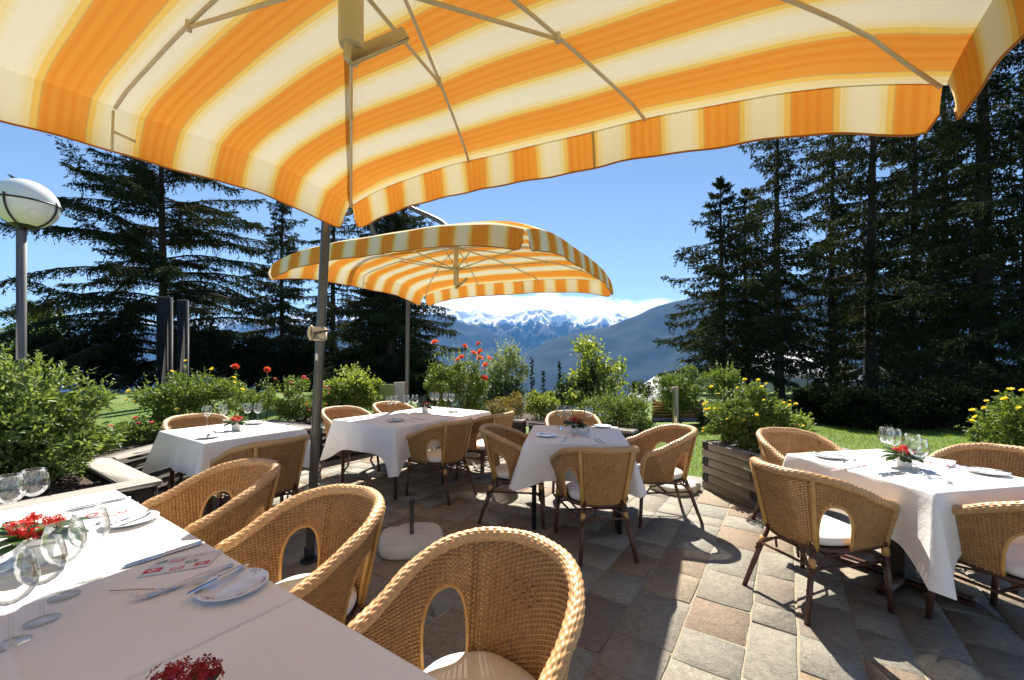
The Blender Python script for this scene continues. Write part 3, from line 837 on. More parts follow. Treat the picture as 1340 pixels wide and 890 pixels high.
chairs = [
 (near(.32, .33), -U, 'wicker armchair at the near table, farthest of the three along its edge'),
 (near(1.27), -U, 'wicker armchair at the near table with the pale parasol foot behind its rim'),
 (near(2.20, .30), -U, 'large wicker armchair in the centre foreground with sun on its white cushion'),
 (Vector((-2.03, 3.41, 0)), -W, 'wicker armchair seen from behind, just left of the dark crank pole'),
 (Vector((-3.39, 4.49, 0)), W, 'wicker armchair in front of the yellow rose bush behind the small left table'),
 (Vector((-.745, 4.40, 0)), Vector((-.81, .59, 0)), 'wicker armchair with its back to the camera at the near side of the long table'),
 (Vector((-.30, 4.98, 0)), -W, 'wicker armchair at the far right corner of the long table'),
 (Vector((-2.08, 5.25, 0)), W, 'wicker armchair right behind the dark crank pole at the long table'),
 (Vector((-1.64, 5.86, 0)), W, 'wicker armchair behind the wine glasses in front of the green board'),
 (Vector((.65, 3.2, 0)), Vector((-.10, .995, 0)), 'wicker armchair square on from behind at the near side of the middle table'),
 (Vector((.03, 3.80, 0)), Vector((.99, -.08, 0)), 'wicker armchair on the left side of the middle table'),
 (Vector((1.35, 3.80, 0)), Vector((-1, -.03, 0)), 'wicker armchair on the right side of the middle table beside the planter'),
 (Vector((.70, 4.72, 0)), Vector((.02, -1, 0)), 'wicker armchair at the far side of the middle table before the round shrub'),
 (Vector((1.83, 2.52, 0)), Vector((.957, .29, 0)), 'wicker armchair in full sun on the left of the right-hand table'),
 (Vector((2.63, 2.10, 0)), Vector((-.24, .97, 0)), 'wicker armchair in shade at the right frame edge, nearest at the right-hand table'),
 (Vector((2.42, 3.45, 0)), Vector((.15, -.99, 0)), 'wicker armchair between the timber planter and the right-hand table'),
 (Vector((3.30, 2.85, 0)), Vector((-.97, -.2, 0)), 'wicker armchair with its back to the lawn at the far right'),
]
ch0 = build_chair()
for i, (loc, f, lab) in enumerate(chairs):
    if i == 0:
        ch0.location = loc; ch0.rotation_euler = (0, 0, facing(f)); ch0['label'] = lab; ch0['group'] = GCH
    else: copy_tree(ch0, loc, facing(f), lab, GCH)

# ------------------------------------------------------------------ tables and cloths
def table(loc, rz, lx, ly, kind, label):
    t = empty('dining_table', loc, rz, label, 'table', 'restaurant tables on the terrace')
    MB().box((0, 0, .727), (lx-.012, ly-.012, .03), bev=.004).build('tabletop', M['timberdark'], t)
    if kind == 'pedestal':
        MB().box((0, 0, .37), (.10, .10, .68), bev=.006).build('column', M['darksteel'], t)
        for a in (R(20), R(110)):
            mb = MB()
            Mr = Matrix.Rotation(a, 4, 'Z')
            mb.box((0, 0, .035 if a < 1 else .034), (.66, .075, .05 if a < 1 else .048), Mr, bev=.018)
            mb.build('foot', M['legwood'], t)
    else:
        for sx in (-1, 1):
            for sy in (-1, 1):
                MB().tube([(sx*(lx/2-.07), sy*(ly/2-.07), 0), (sx*(lx/2-.075), sy*(ly/2-.075), .712)], [.018, .022], 10).build('leg', M['darksteel'] if kind == 'steel' else M['legwood'], t, smooth=True)
    return t
def tablecloth(loc, rz, lx, ly, drop, tip, label, seed, group='white tablecloths', sides=(1, 1, 1, 1), flare=1.0):
    """cloth that lies on the table and hangs down in folds; hangs longer at the corners"""
    rr = random.Random(seed)
    hx, hy = lx/2+.003, ly/2+.003
    per = []; nper = 64
    segs = [((-hx, -hy), (hx, -hy), (0, -1), 0), ((hx, -hy), (hx, hy), (1, 0), 1), ((hx, hy), (-hx, hy), (0, 1), 2), ((-hx, hy), (-hx, -hy), (-1, 0), 3)]
    cols = []
    for (a, b, nrm, si) in segs:
        L = math.hypot(b[0]-a[0], b[1]-a[1])
        nn = [(-PI/4 + 0)]  # unused
        for i in range(nper):
            t = i/nper; q = .5-.5*math.cos(PI*t)*1.0
            q = .5*q+.5*t
            d0, d1 = q*L, (1-q)*L
            cols.append((a[0]+(b[0]-a[0])*q, a[1]+(b[1]-a[1])*q, nrm, min(d0, d1), d0, d1, L, si))
    # corner fan
    out = []
    for k, c in enumerate(cols):
        x, y, nrm, dc, d0, d1, L, si = c
        dx, dy = (1 if x > 0 else -1), (1 if y > 0 else -1)
        wgt = math.exp(-(dc/.10)**2)
        nx_ = nrm[0]*(1-.5*wgt) + dx*.5*wgt*(1 if nrm[0] == 0 else 1); ny_ = nrm[1]*(1-.5*wgt) + dy*.5*wgt
        out.append((x, y, nx_, ny_, dc, si, d0))
    ph = [rr.uniform(0, 6) for _ in range(8)]
    LV = [0, .010, .03, .10, .22, .36, .52, .68, .84, 1.0]
    V = []; n = len(out)
    for li, t in enumerate(LV):
        for (x, y, nx_, ny_, dc, si, d0) in out:
            wc = math.exp(-(dc/.060)**1.4)
            val = math.exp(-((dc-.17)/.07)**2)
            dl = drop + (tip-drop)*math.exp(-(dc/.13)**1.5) + .006*math.sin(d0*11+ph[si])
            o = .004 + t*(.018 + .105*wc*flare - .016*val) + t*.010*math.sin(d0*17+ph[si+4])*min(1, dc/.15) + .004*math.sin(d0*41+ph[si])*t
            if li == 0: V.append((x-nx_*.004, y-ny_*.004, .7475))
            elif li == 1: V.append((x+nx_*.001, y+ny_*.001, .7455))
            else: V.append((x+nx_*o, y+ny_*o, .7475 - t*dl))
    f = [(l*n+i, l*n+(i+1) % n, (l+1)*n+(i+1) % n, (l+1)*n+i) for l in range(len(LV)-1) for i in range(n)]
    f = [(a, d, c_, b) for a, b, c_, d in f]
    # top: grid with faint ironing creases
    gx, gy = 141, 101
    top0 = len(V)
    for j in range(gy):
        for i in range(gx):
            x = -hx+.003 + (2*hx-.006)*i/(gx-1); y = -hy+.003 + (2*hy-.006)*j/(gy-1)
            e = min(1, min(hx-abs(x), hy-abs(y))/.02)
            z = .7475 + e*(.0008*math.sin(x*9+ph[0])*math.sin(y*8+ph[1]) + .0045*math.exp(-((x-lx*.17)/.007)**2) + .0045*math.exp(-((y+ly*.02)/.007)**2) + .003*math.exp(-((x+lx*.33)/.008)**2)) + .0002
            V.append((x, y, z))
    f += [(top0+j*gx+i, top0+j*gx+i+1, top0+(j+1)*gx+i+1, top0+(j+1)*gx+i) for j in range(gy-1) for i in range(gx-1)]
    o = MB().add(V, f).build('tablecloth', M['cloth'], None, smooth=True)
    o.location = loc; o.rotation_euler = (0, 0, rz)
    return tag(o, label, 'tablecloth', group)

TZ = .749
RZW = math.atan2(W.y, W.x)          # local x along W (towards the camera right), local y along U
TAB = {}
def settable(key, loc, rz, lx, ly, kind, tl, cl, drop=.30, tip=.42, seed=1, flare=1.0):
    table(loc, rz, lx, ly, kind, tl); tablecloth(loc, rz, lx, ly, drop, tip, cl, seed, flare=flare)
    TAB[key] = (Matrix.Translation(loc) @ Matrix.Rotation(rz, 4, 'Z'), lx, ly)
settable('n1', C0 + W*.888 - U*.475, RZW, 1.776, .95, 'pedestal', 'long table in the left foreground under a half sunlit white cloth', 'white cloth on the left foreground table, half in sun', .27, .33, 2, .5)
settable('n2', C0 + W*(1.792+.5) - U*.475, RZW, 1.0, .95, 'pedestal', 'table at the bottom edge of the picture pushed up to the long foreground table', 'shaded white cloth at the bottom edge with dark red flowers on it', .27, .33, 3, .5)
settable('a', Vector((-2.73, 4.05, 0)), RZW, 1.0, .86, 'wood', 'small table left of the crank pole under a white cloth', 'white cloth hanging low on the small left table before the yellow roses', .30, .40, 4)
settable('b', Vector((-1.175, 5.10, 0)), RZW, 1.04, 1.58, 'wood', 'long table under the far parasol laid with eight glasses', 'white cloth on the long table under the far parasol', .30, .46, 5)
settable('m', Vector((.59, 3.83, 0)), R(-8), .85, .90, 'steel', 'square table in the middle of the terrace with four armchairs round it', 'white cloth on the square middle table', .30, .38, 6)
settable('r', Vector((2.51, 2.66, 0)), R(11), .82, .90, 'pedestal', 'square table at the right by the lawn on a dark pedestal', 'bright sunlit white cloth with a long hanging corner on the right-hand table', .29, .47, 7)
#PART4
# ------------------------------------------------------------------ tableware
def build_glass():
    g = empty('wine_glass', (0, 0, 0)); g['category'] = 'wine glass'; g['label'] = 'x'
    bowl = [(.004, .098), (.016, .101), (.030, .110), (.042, .126), (.0480, .147), (.0475, .168), (.0420, .194), (.0375, .213)]
    inner = [(r-.0011, z+.0008) for r, z in bowl][::-1]
    MB().lathe(bowl + [(.0369, .2138)] + inner, 36).build('bowl', M['glass'], g, smooth=True)
    stem = [(.0, .0), (.034, .0), (.0345, .0012), (.030, .0025), (.012, .0055), (.0052, .010), (.0040, .022), (.0037, .06), (.0042, .090), (.0085, .0985), (.004, .101)]
    MB().lathe(stem, 24).build('stem', M['glassfoot'], g, smooth=True)
    return g
GGL = 'wine glasses on the tables'
def tabpt(key, pt, off=0):
    """clamp a photo point on the table top plane to the inside of the table"""
    Mt, lx, ly = TAB[key]
    q = Mt.inverted() @ Vector((pt.x, pt.y, 0))
    q.x = max(-lx/2+.05, min(lx/2-.05, q.x)); q.y = max(-ly/2+.05, min(ly/2-.05, q.y))
    w = Mt @ q
    return Vector((w.x, w.y, TZ))
glasses = [
 ('n1', (117, 757), 'clear wine glass at the right end of the row of four on the near table'),
 ('n1', (84, 781), 'clear wine glass second from the right in the row of four on the near table'),
 ('n1', (55, 813), 'clear wine glass third from the right in the row of four on the near table'),
 ('n1', (14, 843), 'clear wine glass nearest the camera in the row of four on the near table'),
 ('n1', (13, 690), 'wine glass at the left frame edge behind the red flower pot'),
 ('n1', (44, 679), 'wine glass standing directly behind the red flowers on the near table'),
 ('a', (271, 558), 'left glass of the pair before the wicker back on the small left table'),
 ('a', (290, 555), 'wine glass between its twin and the red flower pot on the small left table'),
 ('a', (324, 553), 'wine glass just right of the flower pot on the small left table'),
 ('a', (338, 553), 'rightmost wine glass on the small left table against the lawn'),
 ('b', (501, 539), 'leftmost of the eight wine glasses on the long table'),
 ('b', (512, 538.5), 'second wine glass from the left on the long table'),
 ('b', (532, 539), 'third wine glass from the left on the long table'),
 ('b', (543, 538), 'wine glass just left of the dark red flowers on the long table'),
 ('b', (566, 532.5), 'wine glass just right of the dark red flowers on the long table'),
 ('b', (576, 532.5), 'sixth wine glass from the left on the long table'),
 ('b', (594, 532.5), 'seventh wine glass from the left on the long table'),
 ('b', (603, 533), 'rightmost of the eight wine glasses on the long table'),
 ('m', (733.5, 557), 'leftmost wine glass on the middle table'),
 ('m', (743, 558.5), 'wine glass close to the left of the dark red flowers on the middle table'),
 ('m', (770, 557), 'wine glass right of the dark red flowers on the middle table'),
 ('r', (1160, 599), 'left wine glass of the pair behind the red flowers on the right-hand table'),
 ('r', (1169, 602), 'right wine glass of the pair behind the red flowers on the right-hand table'),
 ('r', (1194, 612), 'wine glass touching the red flowers on their right on the right-hand table'),
 ('r', (1202, 621), 'wine glass nearest the camera on the right-hand table'),
]
g0 = build_glass()
for i, (k, p, lab) in enumerate(glasses):
    loc = tabpt(k, P(p[0], p[1], TZ))
    if i == 0: g0.location = loc; g0['label'] = lab; g0['group'] = GGL
    else: copy_tree(g0, loc, RNG.random()*6, lab, GGL)

def build_plate(wavy):
    n = 72; prof = [(0, .004), (.052, .004), (.060, .006), (.084, .014), (.092, .0165), (.0925, .0178), (.090, .0182), (.082, .0160), (.060, .0085), (.052, .0068), (.0, .0066)]
    V = []
    for r, z in prof:
        for k in range(n):
            a = 2*PI*k/n; w = 1 + (.018*abs(math.sin(6*a)) if wavy else 0)*max(0, (r-.07)/.02)
            V.append((r*w*math.cos(a), r*w*math.sin(a), z))
    f = [(i*n+k, i*n+(k+1) % n, (i+1)*n+(k+1) % n, (i+1)*n+k) for i in range(len(prof)-1) for k in range(n)]
    root = empty('side_plate', (0, 0, 0)); root['label'] = 'x'; root['category'] = 'plate'
    p = MB().add(V, f).build('dish', M['ceramic'], root, smooth=True)
    d = MB(); rr = random.Random(3)
    for q in range(6):
        a0 = q*PI/3 + .3
        for s in range(7):
            a = a0 + rr.uniform(-.22, .22); r = rr.uniform(.074, .086); z = .0098 + (r-.06)/.022*.0075 + .0009
            m_ = rr.uniform(.0016, .0034)
            d.add([(r*math.cos(a)+m_*math.cos(b), r*math.sin(a)+m_*math.sin(b), z+.00002*s) for b in (0, 1.3, 2.6, 3.9, 5.1)], [(0, 1, 2, 3, 4)])
    d.build('flower_print', M['plateprint'], root)
    return root
GPL = 'side plates on the tables'
plates = [
 ('n1', (305, 771), 'white side plate with small flower print in the shade of the near table'),
 ('n1', (171, 684), 'white side plate in the sun at the far end of the near table'),
 ('n1', (-14, 748), 'white side plate cut by the left frame edge beside the flower pot'),
 ('a', (273, 573), 'side plate near the front corner of the small left table'),
 ('a', (333, 555), 'side plate at the far side of the small left table'),
 ('b', (517, 551.5), 'side plate at the near corner of the long table'),
 ('b', (592, 539), 'side plate toward the right end of the long table'),
 ('m', (715, 571), 'side plate at the near left corner of the middle table'),
 ('m', (788, 558.5), 'side plate at the far right corner of the middle table'),
 ('r', (1085, 599), 'side plate at the back left corner of the right-hand table'),
 ('r', (1292, 620), 'side plate at the right corner of the right-hand table'),
]
p0 = build_plate(True); PLOC = []
for i, (k, p, lab) in enumerate(plates):
    loc = tabpt(k, P(p[0], p[1], TZ)); PLOC.append(loc)
    if i == 2: loc = P(p[0], p[1], TZ)
    if i == 0: p0.location = loc; p0['label'] = lab; p0['group'] = GPL
    else: copy_tree(p0, loc, .4*i, lab, GPL)

def strip(pts, wid, th):
    """flattened bar along x,z profile: pts (x,z), widths, thicknesses"""
    V = []; k = 8
    for (x, z), w, t in zip(pts, wid, th):
        for a in range(k):
            b = 2*PI*a/k
            V.append((x, w/2*math.copysign(abs(math.cos(b))**.6, math.cos(b)), z + t/2*math.copysign(abs(math.sin(b))**.8, math.sin(b))))
    m = len(pts)
    f = [(i*k+j, i*k+(j+1) % k, (i+1)*k+(j+1) % k, (i+1)*k+j) for i in range(m-1) for j in range(k)]
    f += [tuple(range(k-1, -1, -1)), tuple((m-1)*k+j for j in range(k))]
    return V, f
def knife_mb(L=.225):
    s = L/.225
    V, f = strip([(-.112*s, .004), (-.108*s, .004), (-.06*s, .0042), (-.005*s, .004), (.004*s, .0035), (.012*s, .003), (.06*s, .0028), (.095*s, .0026), (.108*s, .0024), (.1125*s, .0022)],
                 [.008, .0155, .016, .0125, .010, .019, .0205, .018, .010, .003], [.004, .006, .006, .0055, .004, .0022, .0018, .0015, .0012, .001])
    return MB().add(V, f)
def fork_mb():
    mb = MB()
    V, f = strip([(-.105, .004), (-.101, .004), (-.06, .007), (-.01, .0125), (.03, .009), (.045, .0045), (.056, .003), (.062, .0035)], [.008, .015, .0125, .0065, .006, .013, .0225, .0235], [.003, .0044, .0044, .0042, .004, .0034, .0028, .0024])
    mb.add(V, f)
    for y in (-.0098, -.0033, .0033, .0098):
        V, f = strip([(.058, .0035), (.075, .0052), (.092, .0115), (.104, .020)], [.0045, .0042, .0038, .0018], [.0022, .002, .0018, .0012])
        V = [(x, yy+y, z) for x, yy, z in V]; mb.add(V, f)
    return mb
KN = knife_mb().build('table_knife', M['steel'], None, smooth=True)
BK = knife_mb(.19).build('butter_knife', M['steel'], None, smooth=True)
FK = fork_mb().build('table_fork', M['steel'], None, smooth=True)
first = {'k': KN, 'b': BK, 'f': FK}; used = set()
CATN = {'k': 'knife', 'b': 'knife', 'f': 'fork'}
GRP = {'k': 'table knives laid on the tables', 'b': 'butter knives on the side plates', 'f': 'table forks laid on the tables'}
def lay(t, a, b, label, z=None, tilt=0, dz=0):
    """lay a piece of cutlery with its handle end at photo point a and its tip at b"""
    A = P(a[0], a[1], TZ); B = P(b[0], b[1], TZ)
    mid = (A+B)/2; d = B-A
    o = first[t]
    if t in used: o = o.copy(); COL.objects.link(o)
    used.add(t)
    o.location = Vector((mid.x, mid.y, TZ + .0012 + dz)); o.rotation_euler = (0, -tilt, math.atan2(d.y, d.x))
    return tag(o, label, CATN[t], GRP[t])
lay('k', (268, 711), (152, 747), 'nearer table knife of the crossed pair at the shadow edge on the near table')
lay('k', (262, 711), (165, 741), 'table knife lying behind its twin at the shadow edge on the near table', dz=.0005)
lay('f', (303, 741), (205, 779), 'table fork lying nearest the red napkin prints on the near table')
lay('f', (284, 756), (172, 788), 'table fork nearest the camera on the near table')
lay('b', (332, 744), (233, 795), 'butter knife resting on the flower printed plate in the shade', dz=.021)
lay('k', (171, 653.5), (85, 671), 'table knife at the sunny far end of the near table, nearer of two')
lay('k', (166, 653), (92, 667), 'table knife at the sunny far end of the near table, farther of two', dz=.0005)
lay('f', (185, 672), (120, 688), 'table fork in the sun beside the far plate of the near table')
lay('b', (199, 674), (140, 697), 'butter knife resting across the sunlit far plate of the near table', dz=.021)
def lay_local(key, x, y, ang, t, label, dz=0):
    Mt, lx, ly = TAB[key]; w = Mt @ Vector((x, y, 0)); rz = Mt.to_euler().z + ang
    o = first[t].copy(); COL.objects.link(o)
    o.location = (w.x, w.y, TZ+.0012+dz); o.rotation_euler = (0, 0, rz)
    return tag(o, label, CATN[t], GRP[t])
def at_plate(i, t, label):
    o = first[t].copy(); COL.objects.link(o); l = PLOC[i]
    o.location = (l.x, l.y, TZ+.0225); o.rotation_euler = (0, 0, 2.2)
    return tag(o, label, CATN[t], GRP[t])
at_plate(4-1, 'b', 'butter knife on the front plate of the small left table')
at_plate(5, 'b', 'butter knife on the plate at the near corner of the long table')
at_plate(6, 'b', 'butter knife on the right-hand plate of the long table')
at_plate(7, 'b', 'butter knife on the near left plate of the middle table')
at_plate(9, 'b', 'butter knife on the back left plate of the right-hand table')
at_plate(10, 'b', 'butter knife on the right corner plate of the right-hand table')
lay_local('a', .05, -.16, PI, 'k', 'table knife in front of the flower pot on the small left table')
lay_local('a', .10, -.20, PI-.2, 'f', 'table fork beside the knife on the small left table')
lay_local('a', .28, -.02, .3, 'f', 'table fork right of the flower pot on the small left table')
lay_local('b', .28, -.25, PI, 'k', 'table knife at the near place of the long table')
lay_local('b', .30, -.42, PI+.1, 'f', 'table fork at the near place of the long table')
lay_local('b', .30, .12, PI-.1, 'k', 'table knife beside the dark red flowers on the long table')
lay_local('b', .33, .42, PI, 'f', 'table fork by the right-hand plate of the long table')
lay_local('m', .18, -.31, PI/2+.2, 'k', 'left one of the two table knives at the near place of the middle table')
lay_local('m', .215, -.31, PI/2+.2, 'k', 'right one of the two table knives at the near place of the middle table')
lay_local('m', -.10, -.30, PI/2-.15, 'f', 'table fork left of the red napkin print on the middle table')
lay_local('m', -.14, .25, -PI/2, 'k', 'table knife before the left glass at the far place of the middle table')
lay_local('m', .12, .24, -PI/2, 'f', 'table fork at the far place of the middle table')
lay('k', (1146, 622), (1182, 617), 'left one of the dark looking table knives at the front edge of the right-hand table')
lay('k', (1150, 624), (1188, 619), 'second table knife at the front edge of the right-hand table')
lay('f', (1098, 607), (1128, 600), 'table fork beside the back left plate of the right-hand table')
lay('f', (1262, 611), (1237, 613), 'table fork left of the right corner plate on the right-hand table')
lay('f', (1240, 632), (1210, 622), 'table fork in the glass shadow at the front of the right-hand table')

# paper napkins with red and green prints
def napkin(corner_pts, label, key=None):
    pts = [P(x, y, TZ) for x, y in corner_pts]
    o_ = pts[0]; ex = pts[1]-pts[0]; ey = pts[3]-pts[0]
    root = empty('paper_napkin', (o_.x, o_.y, TZ+.0008), 0, label, 'napkin', 'printed paper napkins')
    def q(a, b, z): v = ex*a + ey*b; return (v.x, v.y, z)
    MB().add([q(0, 0, 0), q(1, 0, 0), q(1, 1, 0), q(0, 1, 0), q(0, 0, .0004), q(1, 0, .0004), q(1, 1, .0004), q(0, 1, .0004)],
             [(4, 5, 6, 7), (0, 1, 5, 4), (1, 2, 6, 5), (2, 3, 7, 6), (3, 0, 4, 7)]).build('sheet', M['paper'], root)
    def sq(cx, cy, s, mat, petals=True, nm='printed_square'):
        m_ = MB(); z = .0010
        k = .12*s
        pl = [(cx-s, cy-s+k), (cx-s+k, cy-s), (cx+s-k, cy-s), (cx+s, cy-s+k), (cx+s, cy+s-k), (cx+s-k, cy+s), (cx-s+k, cy+s), (cx-s, cy+s-k)]
        b_ = m_.add([q(a, b, z) for a, b in pl], [tuple(range(8))]).build(nm, M[mat], root)
        if petals:
            f_ = MB()
            for a in range(5):
                t = 2*PI*a/5 + .5
                tip = (cx+math.cos(t)*s*.78, cy+math.sin(t)*s*.78)
                l = (cx+math.cos(t+.42)*s*.5, cy+math.sin(t+.42)*s*.5); r = (cx+math.cos(t-.42)*s*.5, cy+math.sin(t-.42)*s*.5)
                f_.add([q(cx, cy, z+.0004), q(*r, z+.0004), q(*tip, z+.0004), q(*l, z+.0004)], [(0, 1, 2, 3)])
            f_.build('printed_blossom', M['paper'], b_)
    sq(.13, .30, .125, 'redprint'); sq(.85, .25, .105, 'redprint'); sq(.36, .72, .105, 'pinkprint'); sq(.50, .18, .10, 'pinkprint', True); sq(.63, .50, .09, 'greenprint', True); sq(.10, .80, .08, 'greenprint', False)
    l_ = MB()
    for r_ in range(3):
        for c_ in range(4):
            a = .56 + c_*.045; b = .80 + r_*.05
            l_.add([q(a, b, .0010), q(a+.03, b, .0010), q(a+.03, b+.014, .0010), q(a, b+.014, .0010)], [(0, 1, 2, 3)])
    l_.build('small_print', M['greyprint'], root)
    return root
napkin([(178, 757), (272, 741), (290, 725), (208, 733)], 'printed paper napkin lying in the shade between knives and forks on the near table')
napkin([(105, 681), (164, 673), (183, 659), (128, 664)], 'printed paper napkin in the sun at the far end of the near table')
napkin([(1085, 617), (1130, 611), (1150, 603), (1106, 608)], 'printed paper napkin at the left place of the right-hand table')
napkin([(1208, 607), (1250, 613), (1245, 601), (1212, 598)], 'printed paper napkin at the right place of the right-hand table')
napkin([(747, 572), (772, 573), (772, 569), (749, 568)], 'printed paper napkin at the near place of the middle table')
s_ = MB().tube([P(144, 773, TZ+.006), P(190, 771, TZ+.007), P(214, 771, TZ+.006)], .0016, 6).build('thin_stick', M['stick'], None)  # thin tan rod by the fork tips
tag(s_, 'thin tan stick beside the forks on the near table', 'stick')

# ------------------------------------------------------------------ leaves
def leaf_arrays(C, D, Nn, L, Wd, fold=.25):
    """diamond leaves: base C, direction D, face normal Nn, lengths L, widths Wd"""
    S = np.cross(D, Nn); S /= np.linalg.norm(S, axis=1)[:, None] + 1e-9
    L = L[:, None]; Wd = Wd[:, None]
    a = C; b = C + D*L*.45 + S*Wd*.5 + Nn*Wd*fold; c = C + D*L; d = C + D*L*.45 - S*Wd*.5 + Nn*Wd*fold
    v = np.stack([a, b, c, d], 1).reshape(-1, 3)
    n = len(C); i = np.arange(n)*4
    f = np.concatenate([np.stack([i, i+1, i+2], -1)[:, None], np.stack([i, i+2, i+3], -1)[:, None]], 1).reshape(-1, 3)
    return v, f
def unit(v): return v/(np.linalg.norm(v, axis=1)[:, None] + 1e-9)
def cloud(rad, n, ls, lw, rng, lumps=26, lump_r=.34, up=.5, inner=.25, zmin=None, shoots=0, shoot_len=.2):
    """leaf-sized faces gathered in clumps through an uneven ellipsoid (centred on the origin)"""
    rad = np.array(rad)
    lc = unit(rng.normal(size=(lumps, 3))); lc[:, 2] = np.where(lc[:, 2] < -.8, -lc[:, 2]*.5, lc[:, 2])
    lc = lc*rng.uniform(.50, .92, (lumps, 1))
    k = rng.integers(0, lumps, n)
    d = unit(rng.normal(size=(n, 3)))
    q = lc[k] + d*(rng.uniform(.35, 1, (n, 1))**.6)*lump_r*rng.uniform(.6, 1.15, lumps)[k][:, None]
    ni = int(n*inner); q[:ni] = unit(rng.normal(size=(ni, 3)))*rng.uniform(.1, .75, (ni, 1))
    if zmin is not None: q[:, 2] = np.maximum(q[:, 2], zmin + rng.uniform(0, .1, n))
    pos = q*rad
    out = unit(q + rng.normal(size=(n, 3))*.25)
    Dd = unit(out*.8 + rng.normal(size=(n, 3))*.55 + np.array([0, 0, .15]))
    Nn = unit(np.array([0, 0, up]) + out*.5 + rng.normal(size=(n, 3))*.45)
    Nn = unit(Nn - Dd*np.sum(Nn*Dd, 1)[:, None])
    L = ls*rng.uniform(.65, 1.3, n); Wd = lw*rng.uniform(.7, 1.2, n)
    v, f = leaf_arrays(pos, Dd, Nn, L, Wd)
    rnd = np.repeat(np.clip(rng.normal(.45, .25, n), .01, 1), 2)
    vs, fs, rs_ = [v], [f], [rnd]
    m = len(v)
    for s in range(shoots):
        a = rng.uniform(0, 2*PI); el = rng.uniform(.25, 1.4); dd = np.array([math.cos(a)*math.cos(el), math.sin(a)*math.cos(el), math.sin(el)])
        b0 = dd*rad*rng.uniform(.8, .98); ln = shoot_len*rng.uniform(.5, 1.2); nl = int(9*ln/.2)+5
        t = np.sort(rng.uniform(0, 1, nl)); dr = unit((dd*.5 + np.array([0, 0, .8]) + rng.normal(size=3)*.15)[None])[0]
        c = b0 + dr*(t*ln)[:, None]
        dl = unit(rng.normal(size=(nl, 3)) + dr*.7); nn = unit(np.array([0, 0, 1.]) + rng.normal(size=(nl, 3))*.3); nn = unit(nn - dl*np.sum(nn*dl, 1)[:, None])
        v2, f2 = leaf_arrays(c, dl, nn, ls*rng.uniform(.6, 1.1, nl)*(1.1-.5*t), lw*rng.uniform(.6, 1, nl)*(1.1-.5*t))
        vs.append(v2); fs.append(f2+m); m += len(v2); rs_.append(np.repeat(np.clip(rng.normal(.75, .2, nl), .01, 1), 2))
    return np.concatenate(vs), np.concatenate(fs), np.concatenate(rs_), lc*rad
BLOOM = {}
def bloom_mesh(kind, size):
    key = (kind, size)
    if key in BLOOM: return BLOOM[key]
    rng = np.random.default_rng(3)
    if kind in ('rose', 'pinkrose'):
        n = 46; ph = np.arange(n)*2.4; t = (np.arange(n)+1)/n
        D = np.stack([np.cos(ph)*t, np.sin(ph)*t, 1.15-t*.95], -1); D = unit(D)
        C = np.stack([np.cos(ph)*t*.12, np.sin(ph)*t*.12, .12-.25*t], -1)*size
        Nn = unit(np.stack([-np.cos(ph), -np.sin(ph), np.full(n, .8)], -1)); Nn = unit(Nn - D*np.sum(Nn*D, 1)[:, None])
        v, f = leaf_arrays(C, D, Nn, size*(.32+.25*t), size*(.30+.30*t), .3)
        r = np.repeat(rng.uniform(.1, 1, n), 2)
    else:
        n = 10; ph = np.arange(n)*2*PI/5 + (np.arange(n) >= 5)*.6
        D = unit(np.stack([np.cos(ph), np.sin(ph), np.where(np.arange(n) < 5, .35, .9)], -1))
        C = np.zeros((n, 3)); Nn = unit(np.stack([-np.cos(ph)*.4, -np.sin(ph)*.4, np.ones(n)], -1)); Nn = unit(Nn - D*np.sum(Nn*D, 1)[:, None])
        v, f = leaf_arrays(C, D, Nn, np.full(n, size*.5), np.full(n, size*.55), .12)
        r = np.repeat(rng.uniform(.2, 1, n), 2)
    o = MB().add(v, f, rnd=r).build('bloom', M[{'rose': 'rose', 'pinkrose': 'pink', 'yellow': 'yellow'}[kind]], None)
    me = o.data; bpy.data.objects.remove(o)
    BLOOM[key] = me
    return me
def add_blooms(root, pts, kind, size, seed=1):
    rng = random.Random(seed); me = bloom_mesh(kind, size)
    for p in pts:
        o = bpy.data.objects.new('bloom', me); link(o, root); o.location = p
        o.rotation_euler = (rng.uniform(-.7, .9), rng.uniform(-.6, .6), rng.uniform(0, 6)); s = rng.uniform(.75, 1.2); o.scale = (s, s, s)
